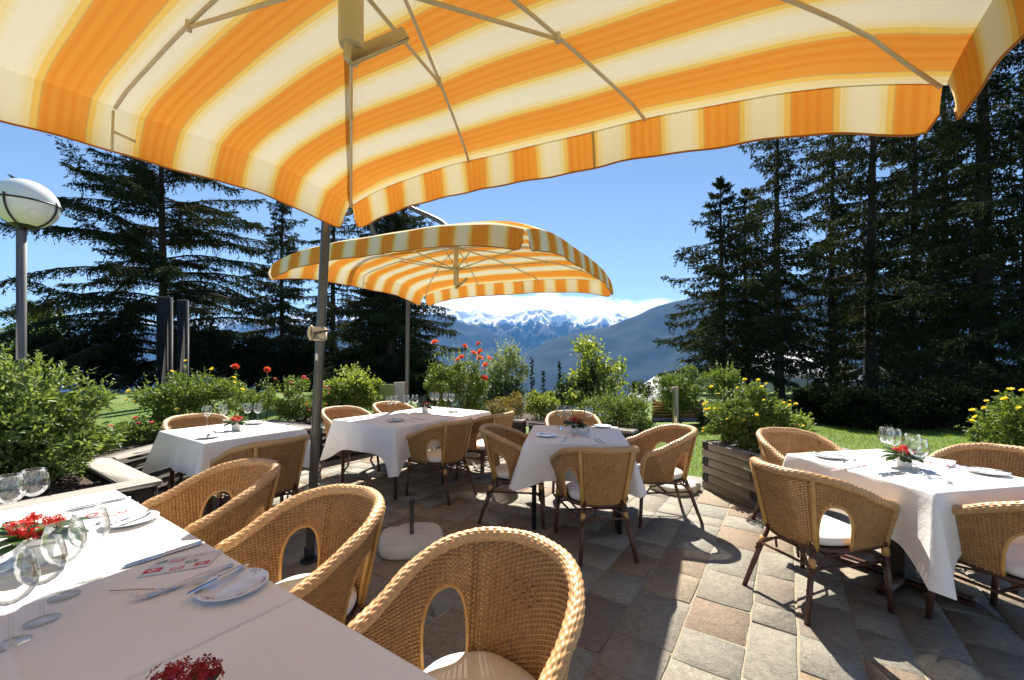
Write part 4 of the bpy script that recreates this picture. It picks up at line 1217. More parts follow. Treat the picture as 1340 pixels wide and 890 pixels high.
def bush(name, loc, rad, n, ls, lw, mat, label, cat, seed, base=None, blooms=None, shoots=0, shoot_len=.2, lumps=26, lump_r=.34, inner=.25, up=.5, zmin=None, group=None, stems=6):
    rng = np.random.default_rng(seed)
    root = empty(name, (loc[0], loc[1], base if base is not None else loc[2]-rad[2]), 0, label, cat, group)
    dz = loc[2] - root.location.z
    v, f, r, lc = cloud(rad, int(n*1.5), ls, lw, rng, lumps, lump_r, up, inner, zmin, shoots, shoot_len)
    v = v + np.array([0, 0, dz])
    MB().add(v, f, rnd=r).build('foliage', M[mat], root)
    st = MB()
    for i in range(stems):
        e = lc[i % len(lc)]*.8 + np.array([0, 0, dz]); b0 = np.array([rng.normal()*.04, rng.normal()*.04, -.02])
        mid = (b0+e)/2 + rng.normal(size=3)*.04
        st.tube([b0, mid, e], [.012, .009, .004], 5)
    st.build('stems', M['stem'], root)
    if blooms:
        kind, cnt, size = blooms[:3]
        d = unit(rng.normal(size=(cnt*4, 3)))
        d = d[(d[:, 2] > -.25)][:cnt]
        # a bloom sits at the outside of the foliage
        pts = []
        V = v - np.array([0, 0, dz]); q = V/np.array(rad); ql = np.linalg.norm(q, axis=1)
        for x in d:
            cs = (q @ x); near_ = np.nonzero(cs > .96*ql)[0]
            k = near_[np.argmax(ql[near_])] if len(near_) else rng.integers(len(V))
            pts.append(V[k]*.99 + np.array([0, 0, dz]))
        add_blooms(root, pts, kind, size, seed)
    return root

# flower pots on the tables
def flower_pot(loc, label, petal, scale=1.0, seed=1, leafk=1.0, pot='potwhite'):
    rng = np.random.default_rng(seed)
    root = empty('flower_pot', loc, 0, label, 'flower pot', 'potted flowers on the tables')
    s = scale
    MB().lathe([(0, .0), (.034*s, .0), (.037*s, .004), (.046*s, .078*s), (.0465*s, .082*s), (.0435*s, .082*s), (.043*s, .070*s), (.0, .068*s)], 32).build('pot', M[pot], root, smooth=True)
    n = 34; az = rng.uniform(0, 2*PI, n); el = rng.uniform(-.15, .8, n)
    D = np.stack([np.cos(az)*np.cos(el), np.sin(az)*np.cos(el), np.sin(el)], -1)
    C = np.stack([np.cos(az)*.012, np.sin(az)*.012, np.full(n, .07)], -1)*s + D*.02*s
    vs = []; fs = []; m = 0
    for i in range(n):       # thick rounded leaves with a scalloped edge
        L = s*leafk*rng.uniform(.05, .09); wd = L*.62; d = D[i]; up = np.array([0, 0, 1.]); sd_ = np.cross(d, up); sd_ /= np.linalg.norm(sd_)+1e-9; nn = np.cross(sd_, d)
        prof = [(0, .03), (.2, .22), (.45, .48), (.7, .52), (.9, .30), (1, .03)]
        for k, (t, w) in enumerate(prof):
            bend = -nn*L*.30*t*t
            vs += [C[i] + d*L*t + sd_*wd*w + bend + nn*wd*.16, C[i] + d*L*t + bend, C[i] + d*L*t - sd_*wd*w + bend + nn*wd*.16]
        for k in range(len(prof)-1):
            b = m + k*3; fs += [(b, b+1, b+4, b+3), (b+1, b+2, b+5, b+4)]
        m += len(prof)*3
    MB().add(vs, fs, rnd=np.repeat(rng.uniform(.05, 1, n), (len(prof)-1)*2)).build('leaves', M['leaf_pot'], root, smooth=True)
    V = []; Fq = []; rr = []; m = 0; st = MB()
    heads = [(.0, .0, .135), (.035, .012, .118), (-.034, .02, .115), (.008, -.038, .105), (-.02, -.03, .12), (.04, -.025, .098), (.01, .042, .11)]
    for hx, hy, hz in heads:
        c = np.array([hx, hy, hz])*s
        st.tube([(hx*.2*s, hy*.2*s, .06*s), tuple(c)], .0018, 5)
        k = 34
        d = unit(rng.normal(size=(k, 3)) + np.array([0, 0, .6])); pos = c + d*s*rng.uniform(.010, .026, (k, 1))*np.array([1.15, 1.15, .75])
        for j in range(k):
            up = d[j]; a = unit(np.cross(up, rng.normal(size=3))[None])[0]; b = np.cross(up, a); z_ = s*rng.uniform(.0055, .0085)
            for w in range(4):
                t0 = w*PI/2
                e = lambda t, l: pos[j] + (a*math.cos(t)+b*math.sin(t))*z_*l
                V += [pos[j], e(t0-.5, .75), e(t0, 1.05) + up*z_*.15, e(t0+.5, .75)]
                Fq.append((m, m+1, m+2, m+3)); m += 4; rr.append(rng.uniform(.02, 1))
    st.build('stems', M['stem'], root)
    MB().add(V, np.array(Fq), rnd=np.array(rr)).build('blossoms', M[petal], root)
    return root
flower_pot(P(45, 737, TZ), 'white pot of bright red flowers in the sun on the near table', 'red', 1.15, 1)
flower_pot(Vector((-.575, .71, TZ)), 'pot of dark red flowers at the bottom edge of the picture', 'darkred', 1.1, 2, leafk=.5)
flower_pot(tabpt('a', P(309, 563, TZ)), 'small white pot of red flowers on the small left table', 'red', .95, 3)
flower_pot(tabpt('b', P(556.5, 540, TZ)), 'pot of dark red flowers on the long table', 'darkred', 1.0, 4)
flower_pot(tabpt('m', P(752, 566, TZ)), 'pinkish pot of dark red flowers on the middle table', 'darkred', 1.0, 5)
flower_pot(tabpt('r', P(1183, 612, TZ)), 'pale bowl shaped pot of red flowers on the right-hand table', 'red', .95, 6)
#PART5
# ------------------------------------------------------------------ timber beds and planters
def timber_wall(name, A, B, h, th, label, layers=5, cat='timber wall', cap=True, mat='timberdark', grp=None):
    A = Vector(A); B = Vector(B); d = B-A; L = d.length
    root = empty(name, (A.x, A.y, 0), math.atan2(d.y, d.x), label, cat, grp)
    mb = MB(); lh = (h-.035)/layers; rr = random.Random(int(L*100))
    for i in range(layers):
        mb.box((L/2, rr.uniform(-.004, .004), lh*(i+.5)), (L, th*.86, lh-.0015), bev=.010, rnd=.001+.9*rr.random())
    mb.build('stacked_timbers', M[mat], root)
    if cap:
        cb = MB(); cb.box((L/2, 0, h-.0155), (L+.03, th*1.55, .034), bev=.005, rnd=.25); cb.build('cap_board', M['timber'], root)
    return root
K = Vector((-2.85, 3.17, 0))
Kv = K - W*1.30                    # inner corner behind the shrub
GW = 'timber walls edging the flower beds'
timber_wall('timber_bed_wall', K - U*1.9, K + U*.09, .50, .13, 'timber bed wall with a pale cap board beside the near table', grp=GW)
timber_wall('timber_bed_wall', K + W*.085 - U*.0, Kv, .496, .13, 'short timber bed wall running back from the pale corner board', grp=GW)
timber_wall('timber_bed_wall', Kv + U*.08, (-3.86, 6.32, 0), .50, .13, 'timber bed wall behind the small left table', grp=GW)
timber_wall('timber_bed_wall', (-3.78, 6.40, 0), (-2.74, 5.69, 0), .497, .13, 'timber bed wall below the pink flowering bush', grp=GW)
timber_wall('timber_bed_wall', (-2.68, 5.74, 0), (-1.66, 7.28, 0), .50, .13, 'timber bed wall behind the chair by the crank pole', grp=GW)
timber_wall('timber_bed_wall', (-1.58, 7.28, 0), (.20, 6.42, 0), .497, .13, 'timber bed wall behind the long table below the rose bush', grp=GW)
timber_wall('timber_bed_wall', (.28, 6.36, 0), (1.62, 5.45, 0), .50, .13, 'timber bed wall behind the far chair of the middle table', grp=GW)
def soil(name, pts, z, label):
    rr = random.Random(4); mb = MB()
    c = sum((Vector(p) for p in pts), Vector((0, 0)))/len(pts)
    mb.add([(x, y, z) for x, y in pts] + [(c.x, c.y, z+.04)], [(i, (i+1) % len(pts), len(pts)) for i in range(len(pts))])
    x0, x1 = min(p[0] for p in pts), max(p[0] for p in pts); y0, y1 = min(p[1] for p in pts), max(p[1] for p in pts)
    for i in range(900):
        x, y = rr.uniform(x0, x1), rr.uniform(y0, y1)
        if inside((x, y), pts):
            s = rr.uniform(.006, .022)
            mb.box((x, y, z+.02), (s*2, s*1.4, s), rz=rr.uniform(0, 3))
    return tag(mb.build(name, M['soil'], None), label, 'soil', kind='stuff')
soil('bark_mulch', [tuple((K - U*.06 + W*-.02)[:2]), tuple((K - U*1.9)[:2]), tuple((K - U*1.9 - W*1.3)[:2]), tuple((Kv - W*.0)[:2])], .42, 'dark bark mulch in the bed under the big left shrub')
soil('bed_soil', [(-4.1, 4.1), (-3.9, 6.35), (-4.3, 6.6), (-4.75, 6.2), (-4.75, 4.1)], .40, 'dark soil of the bed with the yellow roses')
soil('bed_soil', [(-3.8, 6.4), (-2.72, 5.72), (-1.66, 7.3), (-2.4, 8.0), (-3.6, 7.6)], .40, 'dark soil of the bed behind the crank pole')
soil('bed_soil', [(-1.6, 7.3), (.2, 6.42), (1.62, 5.45), (2.0, 6.2), (1.5, 8.0), (-1.2, 8.6)], .40, 'dark soil of the bed behind the long table')

# square planter of stacked timbers
pl = empty('timber_planter', (2.13, 4.62, 0), R(14), 'stacked timber planter holding a yellow flowering bush', 'planter')
rr = random.Random(2); h = .53; nl = 6; lh = h/nl
fw, dp = 1.16, .76
ends = []; tim = MB()
for i in range(nl):
    z = lh*(i+.5)
    alt = i % 2
    # long timbers along the front and back, short ones at the sides, ends overlapping alternately
    for y in (-.045, -dp+.045):
        x0, x1 = (0, fw) if alt else (.092, fw-.092)
        tim.box(((x0+x1)/2, y, z), (x1-x0, .09, lh-.005), bev=.006, rnd=.001+.8*rr.random())
    for x in (.045, fw-.045):
        y0, y1 = (-.092, -dp+.092) if alt else (0, -dp)
        tim.box((x, (y0+y1)/2, z), (.09, abs(y1-y0), lh-.005), bev=.006, rnd=.001+.8*rr.random())
        for y in (-.0, -dp) if False else ():
            pass
    if alt:
        for x, sx in ((-.0015, 1), (fw+.0015, -1)):
            for y in (-.045, -dp+.045): ends.append(((x, y, z), (.004, .086, lh-.010)))
    else:
        for y in (.0015, -dp-.0015):
            for x in (.045, fw-.045): ends.append(((x, y, z), (.086, .004, lh-.010)))
tim.build('stacked_timbers', M['timber'], pl)
for c_, s_ in ends: MB().box(c_, s_, bev=.001).build('dark_timber_end', M['endgrain'], pl)
MB().add([(.085, -.085, .46), (fw-.085, -.085, .46), (fw-.085, -dp+.085, .46), (.085, -dp+.085, .46)], [(0, 3, 2, 1)]).build('soil_fill', M['soil'], pl)

# ------------------------------------------------------------------ concrete parasol feet
def parasol_foot(loc, rz, label, tube):
    r = empty('parasol_foot', loc, rz, label, 'parasol base', 'spare cast parasol feet')
    V = []; prof = [(.0, .0), (.93, .0), (.98, .012), (1, .03), (.99, .062), (.95, .082), (.88, .090), (0, .092)]
    m = 64
    for r_, z_ in prof:
        for k in range(m):
            a = 2*PI*k/m; rad = .245*(1/(abs(math.cos(a))**3.2+abs(math.sin(a))**3.2)**(1/3.2))
            dent = .045*math.exp(-((a-5.2)/.16)**2) if r_ > .5 else 0      # grip hollows
            dent2 = .045*math.exp(-((a-2.1)/.16)**2) if r_ > .5 else 0
            V.append(((rad-dent-dent2)*r_*math.cos(a), (rad-dent-dent2)*r_*math.sin(a), z_))
    f = [(i*m+k, i*m+(k+1) % m, (i+1)*m+(k+1) % m, (i+1)*m+k) for i in range(len(prof)-1) for k in range(m)]
    MB().add(V, f).build('block', M['concrete'], r, smooth=True)
    MB().tube([(.09, .05, .093), (.105, .075, .096), (.135, .085, .096), (.155, .075, .093)], .005, 6).build('carry_handle', M['concrete'], r, smooth=True)
    if tube:
        MB().tube([(0, 0, .09), (0, 0, .33)], .0165, 16).build('tube', M['polemetal'], r, smooth=True, angle=40)
        t = MB(); t.tube([(0, 0, .325), (0, 0, .36)], .021, 14); t.tube([(0, 0, .345), (.028, -.012, .35)], .008, 8); t.build('clamp_knob', M['black'], r)
    return r
parasol_foot((-.775, 3.19, 0), .25, 'spare cast parasol foot with a short grey tube in front of the long table', True)
parasol_foot((1.80, 4.58, 0), .6, 'spare cast parasol foot on the ground beside the timber planter', False)

# ------------------------------------------------------------------ globe lamp
LY_ = 4.6
lx = at(28, LY_)
lp = empty('globe_lamp', (lx.x, lx.y, 0), 0, 'white globe lamp on a grey square post above the left shrub', 'lamp')
gz = zat(267, LY_); gr = .265
MB().box((0, 0, (gz-.29)/2), (.066, .066, gz-.29), bev=.010).build('post', M['lamppole'], lp)
MB().tube([(0, 0, gz-.30), (0, 0, gz-.24)], .03, 12).build('neck', M['black'], lp)
goff = .055
sph = [(gr*math.sin(t), -gr*math.cos(t)) for t in np.linspace(.02, PI-.02, 30)]
MB().lathe(sph, 48, Matrix.Translation((goff, 0, gz))).build('globe', M['globe'], lp, smooth=True)
fr = MB()
ring = [(goff+(gr+.006)*math.cos(a), (gr+.006)*math.sin(a), gz+.0) for a in np.linspace(0, 2*PI, 49)]
fr.tube(ring, .010, 8, cap=False)
for a in (R(-75), R(15), R(105), R(195)):
    fr.tube([(goff*(1 if t > .2 else t*5)+(gr+.008)*math.sin(t)*math.cos(a), (gr+.008)*math.sin(t)*math.sin(a), gz-(gr+.008)*math.cos(t)) for t in np.linspace(.08, PI/2+.12, 14)], .010, 6)
fr.build('globe_frame', M['black'], lp, smooth=True)
MB().lathe([(0, -gr-.004), (.06, -gr-.006), (.115, -gr+.022), (.118, -gr+.030), (.06, -gr+.006)], 24, Matrix.Translation((goff*.8, 0, gz))).build('dish', M['black'], lp, smooth=True)

# two dark steel pillars on the lawn
for px, py, Y, w, lab in ((215.5, 389, 13.0, .36, 'dark steel pillar, the left and wider of two on the lawn'), (239.5, 393, 13.0, .25, 'dark steel pillar, the right and narrower of two on the lawn')):
    b = at(px, Y); z0_ = float(ground_z(b.x, Y)); zt = zat(py, Y)
    mb = MB(); mb.box((0, 0, (zt-z0_)/2-.05), (w, .22, zt-z0_+.1), bev=.012)
    mb.box((w*.5-.05, -.118, (zt-z0_)/2), (.06, .016, zt-z0_-.02), bev=.003)
    o = mb.build('steel_pillar', M['darksteel'], None); o.location = (b.x, Y, z0_); o.rotation_euler = (0, 0, .38)
    tag(o, lab, 'pillar', 'steel pillars on the lawn')
# wooden post with short arm
b = at(884, 8.3)
pw = empty('wooden_post', (b.x, b.y, float(ground_z(b.x, b.y))), .1, 'pale wooden post beside the round bush', 'post')
hh = zat(506, 8.3) - pw.location.z
mb = MB(); mb.box((0, 0, hh/2), (.085, .085, hh), bev=.006); mb.build('upright', M['postwood'], pw)
MB().box((-.06, 0, hh-.06), (.09, .07, .09), bev=.006).build('bracket', M['postwood'], pw)
# folding board behind the long table
b = at(512, 7.9)
fb = empty('folding_board', (b.x, b.y, 0), 0, 'green and cream folding board behind the wicker chair', 'board')
zt = zat(503, 7.9)
MB().box((-.10, .06, zt/2), (.34, .03, zt), rz=-.35, bev=.004).build('green_panel', M['greenboard'], fb)
MB().box((.16, .06, zt/2+.02), (.25, .03, zt+.04), rz=.3, bev=.004).build('cream_panel', M['creamboard'], fb)

# ------------------------------------------------------------------ houses on the slope below
def prism_roof(mb, x0, x1, y0, y1, ze, zr, ov=.5, th=.18):
    """gable roof, ridge along y"""
    xm = (x0+x1)/2
    for s in (-1, 1):
        xe = (x0-ov) if s < 0 else (x1+ov)
        sl = (zr-ze)/(xm-x0); zee = ze - sl*ov
        v = [(xe, y0-ov, zee), (xm, y0-ov, zr), (xm, y1+ov, zr), (xe, y1+ov, zee)]
        v += [(a, b, c+th) for a, b, c in v]
        mb.add(v, [(0, 3, 2, 1), (4, 5, 6, 7), (0, 1, 5, 4), (1, 2, 6, 5), (2, 3, 7, 6), (3, 0, 4, 7)])
def house(name, loc, rz, w, d, h, rise, wall, roof, label, windows, gable=None, chimney=None):
    r = empty(name, loc, rz, label, 'house', 'houses on the slope below the lawn')
    mb = MB(); x0, x1 = -w/2, w/2
    prof = [(x0, 0), (x1, 0), (x1, h), (0, h+rise), (x0, h)]
    v = [(x, 0, z) for x, z in prof] + [(x, d, z) for x, z in prof]
    mb.add(v, [(0, 1, 2, 3, 4), (9, 8, 7, 6, 5), (0, 5, 6, 1), (1, 6, 7, 2), (2, 7, 8, 3), (3, 8, 9, 4), (4, 9, 5, 0)])
    mb.build('wall', M[wall], r)
    rb = MB(); prism_roof(rb, x0, x1, 0, d, h+.02, h+rise+.02, .7); ro = rb.build('roof', M[roof], r)
    if gable:
        MB().add([(x0+.1, -.02, h), (x1-.1, -.02, h), (0, -.02, h+rise-.1), (x0+.1, -.06, h), (x1-.1, -.06, h), (0, -.06, h+rise-.1)], [(3, 4, 5), (0, 2, 1), (0, 1, 4, 3), (1, 2, 5, 4), (2, 0, 3, 5)]).build('gable_boards', M[gable], r)
    if chimney: MB().box((chimney, d*.4, h+rise+.2), (.7, .7, 1.4)).build('chimney', M['render'], ro)
    for (wx, wz, ww, wh, face) in windows:
        if face == 'f': c = (wx, -.03, wz); s = (ww, .08, wh)
        elif face == 'r': c = (x1+.03, wx, wz); s = (.08, ww, wh)
        else: c = (x0-.03, wx, wz); s = (.08, ww, wh)
        fr = MB(); fr.box(c, s); f_ = fr.build('window', M['render'], r)
        c2 = (c[0], c[1]-.035, c[2]) if face == 'f' else (c[0]+(.035 if face == 'r' else -.035), c[1], c[2]); s2 = (ww-.14, .05, wh-.14) if face == 'f' else (.05, ww-.14, wh-.14)
        MB().box(c2, s2).build('pane', M['windowdark'], f_)
    return r
of = empty('timber_fence', (at(888, 9.7).x, 9.7, -.05), .05, 'low orange boarded fence with a pale base behind the wooden post', 'fence')
mb = MB()
for i in range(5): mb.box((0, 0, .15+.078*i), (1.25, .03, .074), bev=.004, rnd=.2*i)
mb.build('boards', M['orangewood'], of)
MB().box((0, -.012, .06), (1.3, .05, .10), bev=.004).build('base_board', M['paleroof'], of)
for sx in (-.58, .58): MB().box((sx, .04, .26), (.07, .06, .56), bev=.004).build('post', M['orangewood'], of)
# right-hand house seen between the spruce trunks
b = at(1010, 27)
house('chalet', (at(968, 27).x, 27, -7), R(-74), 6.0, 6.4, 7.1, 1.7, 'render', 'slate', 'white chalet with a grey slate roof behind the right spruces', [(1.6, 5.6, 1.4, 1.5, 'r'), (4.2, 5.6, 1.4, 1.5, 'r'), (-1.5, 4.6, 1.3, 1.2, 'f')], 'creamwall', None)
b = at(893, 26)
house('chalet', (b.x+.2, 26, -6.75), R(4), 4.2, 4.0, 5.3, 1.4, 'orangewood', 'paleroof', 'orange timber chalet with a pale roof behind the round bush', [(-.9, 3.6, 1.0, 1.0, 'f'), (.9, 3.6, 1.0, 1.0, 'f')])
b = at(585, 23)
house('chalet', (b.x-1.2, 23, -7), R(12), 8.5, 8.0, 6.4, 2.1, 'render', 'slate', 'white house with a sloping grey roof behind the red roses', [(.6, 6.2, 1.2, 1.3, 'f'), (2.6, 5.3, 1.2, 1.2, 'f')], None)

# ------------------------------------------------------------------ shrubs and flowers
def by(px, py, Y): return (at(px, Y).x, Y, zat(py, Y))
bush('tall_shrub', (-3.90, 3.20, .84), (.62, .62, .54), 10500, .060, .026, 'leaf_shrub', 'big pale green shrub with pointed leaves in the left timber bed', 'shrub', 21, base=.42, shoots=46, shoot_len=.22, lumps=44, lump_r=.26, inner=.35)
bush('yellow_rose_bush', by(250, 528, 5.6), (.72, .5, .44), 6500, .042, .026, 'leaf_mid', 'yellow rose bush behind the small left table', 'bush', 22, base=.40, blooms=('yellow', 16, .06), shoots=26, shoot_len=.16, lumps=36, lump_r=.27)
bush('pink_flower_bush', by(392, 528, 6.7), (.42, .40, .36), 3200, .045, .024, 'leaf_mid', 'loose bush with small pink flowers left of the crank pole', 'bush', 23, base=.40, blooms=('pinkrose', 22, .05), shoots=20, shoot_len=.2, lumps=24, lump_r=.3, inner=.15)
bush('laurel_bush', by(462, 516, 7.6), (.58, .5, .42), 3600, .085, .036, 'leaf_lime', 'bright yellow green laurel bush behind the chair by the crank pole', 'bush', 24, base=.40, shoots=26, shoot_len=.2, lumps=30, lump_r=.3)
bush('variegated_shrub', by(662, 490, 9.0), (.52, .45, .62), 2600, .055, .03, 'leaf_grey', 'grey green variegated shrub right of the red roses', 'shrub', 25, base=-.05, shoots=40, shoot_len=.3, lumps=24, lump_r=.3, inner=.15)
bush('dark_shrub', by(655, 515, 8.4), (.5, .45, .40), 2600, .05, .03, 'leaf_dark', 'dark shrub below the variegated one', 'shrub', 26, base=.0)
bush('bronze_shrub', by(664, 533, 6.9), (.36, .34, .26), 2600, .032, .018, 'leaf_olive', 'low bronze coloured shrub behind the long table', 'shrub', 27, base=.40, lumps=26, lump_r=.28)
bush('round_shrub', by(710, 533, 6.5), (.30, .30, .29), 2600, .042, .022, 'leaf_lime', 'small round lime green shrub behind the far middle chair', 'shrub', 28, base=.38, lumps=26, lump_r=.26)
bush('spreading_shrub', by(808, 543, 6.2), (.64, .5, .40), 7000, .038, .018, 'leaf_mid', 'spreading bright green shrub behind the middle table', 'shrub', 29, base=.36, shoots=50, shoot_len=.16, lumps=40, lump_r=.26)
bush('dark_shrub', by(735, 520, 8.6), (.30, .3, .40), 1800, .045, .026, 'leaf_dark', 'dark shrub between the round shrub and the young tree', 'shrub', 30, base=0)
bush('round_bush', by(890, 512, 9.4), (.64, .55, .60), 6000, .045, .03, 'leaf_mid', 'round topped bush behind the pale wooden post', 'bush', 31, base=-.1, shoots=20, shoot_len=.12, lumps=34, lump_r=.28)
bush('dark_shrub', by(838, 512, 9.6), (.28, .3, .26), 1500, .045, .026, 'leaf_dark', 'small dark bush beside the pale chalet roof', 'bush', 32, base=-.2)
bush('leafy_shrub', by(945, 503, 8.6), (.44, .4, .34), 2600, .05, .03, 'leaf_mid', 'green shrub showing above the planter bush', 'shrub', 33, base=.0, shoots=14)
bush('yellow_planter_bush', by(979, 551, 4.42), (.46, .36, .37), 8500, .036, .020, 'leaf_mid', 'yellow flowering bush growing in the timber planter', 'bush', 34, base=.46, blooms=('yellow', 46, .042), shoots=40, shoot_len=.13, lumps=40, lump_r=.25)
bush('leafy_shrub', by(1044, 560, 6.2), (.20, .2, .22), 900, .05, .022, 'leaf_lime', 'small lime green shrub on the lawn right of the planter', 'shrub', 35, base=-.03, shoots=10, shoot_len=.12)
bush('yellow_rose_bush', (6.05, 4.75, .50), (.56, .50, .53), 6500, .045, .026, 'leaf_mid', 'bush with bright yellow flowers at the right frame edge', 'bush', 36, base=-.03, blooms=('yellow', 44, .075), shoots=30, shoot_len=.16, lumps=36, lump_r=.27)
bush('dark_shrub', by(935, 545, 9.2), (.45, .4, .42), 2400, .05, .03, 'leaf_dark', 'dark shrub between the boarded fence and the planter bush', 'shrub', 38, base=-.05)
# rose bush with the red blooms, tall rose stems on the left
rb = bush('red_rose_bush', by(600, 508, 6.9), (.60, .42, .48), 4200, .045, .028, 'leaf_mid', 'tall rose bush with red blooms behind the long table', 'rose bush', 37, base=.40, shoots=44, shoot_len=.34, lumps=28, lump_r=.28, inner=.15)
pts = []; st = MB(); lv = []
rng = np.random.default_rng(9)
for px, py in ((569, 448), (608, 453), (626, 450), (619, 462), (628, 461), (599, 471), (604, 468), (628, 469), (635, 478), (634, 495), (640, 469)):
    Yb = 6.7 + rng.uniform(-.15, .2); b = Vector(by(px, py, Yb)) - rb.location
    pts.append(b)
    foot = Vector((b.x*.5, b.y*.5, .25)); mid = foot.lerp(b, .6) + Vector((rng.normal()*.04, 0, 0))
    st.tube([foot, mid, b], [.006, .005, .003], 5)
    for q in range(11): lv.append(foot.lerp(mid, q/8) if q < 8 else mid.lerp(b, (q-8)/3.5))
st.build('rose_stems', M['stem'], rb)
add_blooms(rb, pts, 'rose', .095, 5)
def leaflets(root, centres, mat, ls, lw, k, seed, name='stem_leaves'):
    rng = np.random.default_rng(seed); C = np.repeat(np.array([tuple(c) for c in centres]), k, 0) + rng.normal(size=(len(centres)*k, 3))*.02
    D = unit(rng.normal(size=(len(C), 3)) + np.array([0, 0, .2])); Nn = unit(rng.normal(size=(len(C), 3))*.5 + np.array([0, 0, 1.])); Nn = unit(Nn-D*np.sum(Nn*D, 1)[:, None])
    v, f = leaf_arrays(C, D, Nn, ls*rng.uniform(.6, 1.2, len(C)), lw*rng.uniform(.6, 1.2, len(C)))
    MB().add(v, f, rnd=np.repeat(rng.uniform(.05, 1, len(C)), 2)).build(name, M[mat], root)
leaflets(rb, lv, 'leaf_mid', .055, .035, 5, 3)
for px, py, lab, sd_ in ((308, 480, 'tall coral rose, the left one of two above the lawn', 1), (349.5, 484, 'tall coral rose, the right one of two above the lawn', 2)):
    Yb = 6.4; t = Vector(by(px, py, Yb)); r = empty('rose_plant', (t.x, Yb, .40), 0, lab, 'rose', 'tall coral roses left of the crank pole')
    hh = t.z - .40; st = MB()
    st.tube([(-.03, 0, -.02), (.02, .01, hh*.5), (0, 0, hh)], [.009, .007, .004], 6)
    br = [Vector((.14, .03, hh*.62)), Vector((-.15, .02, hh*.55)), Vector((.10, -.05, hh*.74))]
    for e in br: st.tube([(.0, 0, hh*.3), tuple(e*.6 + Vector((0, 0, hh*.25))), tuple(e)], .004, 5)
    st.build('stem', M['stem'], r)
    leaflets(r, [Vector((0, 0, hh*.3)).lerp(e, q/6) for e in br for q in range(1, 7)] + [Vector((.01, 0, hh*q/12)) for q in range(4, 11)], 'leaf_mid', .055, .034, 7, sd_)
    add_blooms(r, [(0, 0, hh)], 'rose', .125, sd_)
# low plants along the left beds
bush('ground_plant', by(178, 566, 5.0), (.28, .24, .17), 1300, .04, .022, 'leaf_mid', 'low plant with pink flowers beside the big left shrub', 'plant', 41, base=.40, blooms=('pinkrose', 6, .05))
bush('ground_plant', by(333, 528, 7.4), (.40, .35, .30), 2200, .045, .026, 'leaf_mid', 'leafy plant on the lawn edge below the coral roses', 'plant', 42, base=.0, shoots=16, shoot_len=.2, inner=.1)

# young broad-leaved tree
def young_tree(name, loc, h, rad, n, ls, lw, mat, label, seed, clumps=30, spread=.55):
    rng = np.random.default_rng(seed); r = empty(name, loc, 0, label, 'tree')
    tr = MB(); tr.tube([(0, 0, -.1), (.03, 0, h*.35), (0, .02, h*.8)], [.035, .025, .01], 7)
    cs = []
    for i in range(clumps):
        t = rng.uniform(.30, 1); a = rng.uniform(0, 2*PI); q = rad*(1.05-spread*t)*rng.uniform(.3, 1)
        e = np.array([math.cos(a)*q, math.sin(a)*q, h*t]); cs.append(e)
        tr.tube([(0, 0, h*t*.6), tuple(e*np.array([.5, .5, .9])), tuple(e)], [.010, .007, .003], 5)
    tr.build('trunk', M['bark'], r)
    cs = np.array(cs); k = rng.integers(0, clumps, n); C = cs[k] + unit(rng.normal(size=(n, 3)))*rng.uniform(.02, .19, (n, 1))*rad/.6*np.array([1, 1, 1.1])
    D = unit(rng.normal(size=(n, 3)) + np.array([0, 0, -.1])); Nn = unit(rng.normal(size=(n, 3))*.6 + np.array([0, 0, 1.])); Nn = unit(Nn-D*np.sum(Nn*D, 1)[:, None])
    v, f = leaf_arrays(C, D, Nn, ls*rng.uniform(.6, 1.2, n), lw*rng.uniform(.7, 1.2, n))
    MB().add(v, f, rnd=np.repeat(np.clip(rng.normal(.5, .3, n), .01, 1), 2)).build('crown', M[mat], r)
    return r
b = by(778, 560, 8.4)
young_tree('young_maple', (b[0], 8.4, -.03), zat(450, 8.4)+.03, .66, 2600, .085, .062, 'leaf_lime', 'young bright leaved tree behind the spreading shrub', 51, 40, .30)
b = by(770, 530, 8.9)
bush('dark_shrub', (b[0], 8.9, .75), (.52, .45, .55), 2400, .07, .045, 'leaf_dark', 'dark shrub round the foot of the young bright tree', 'shrub', 52, base=-.03)
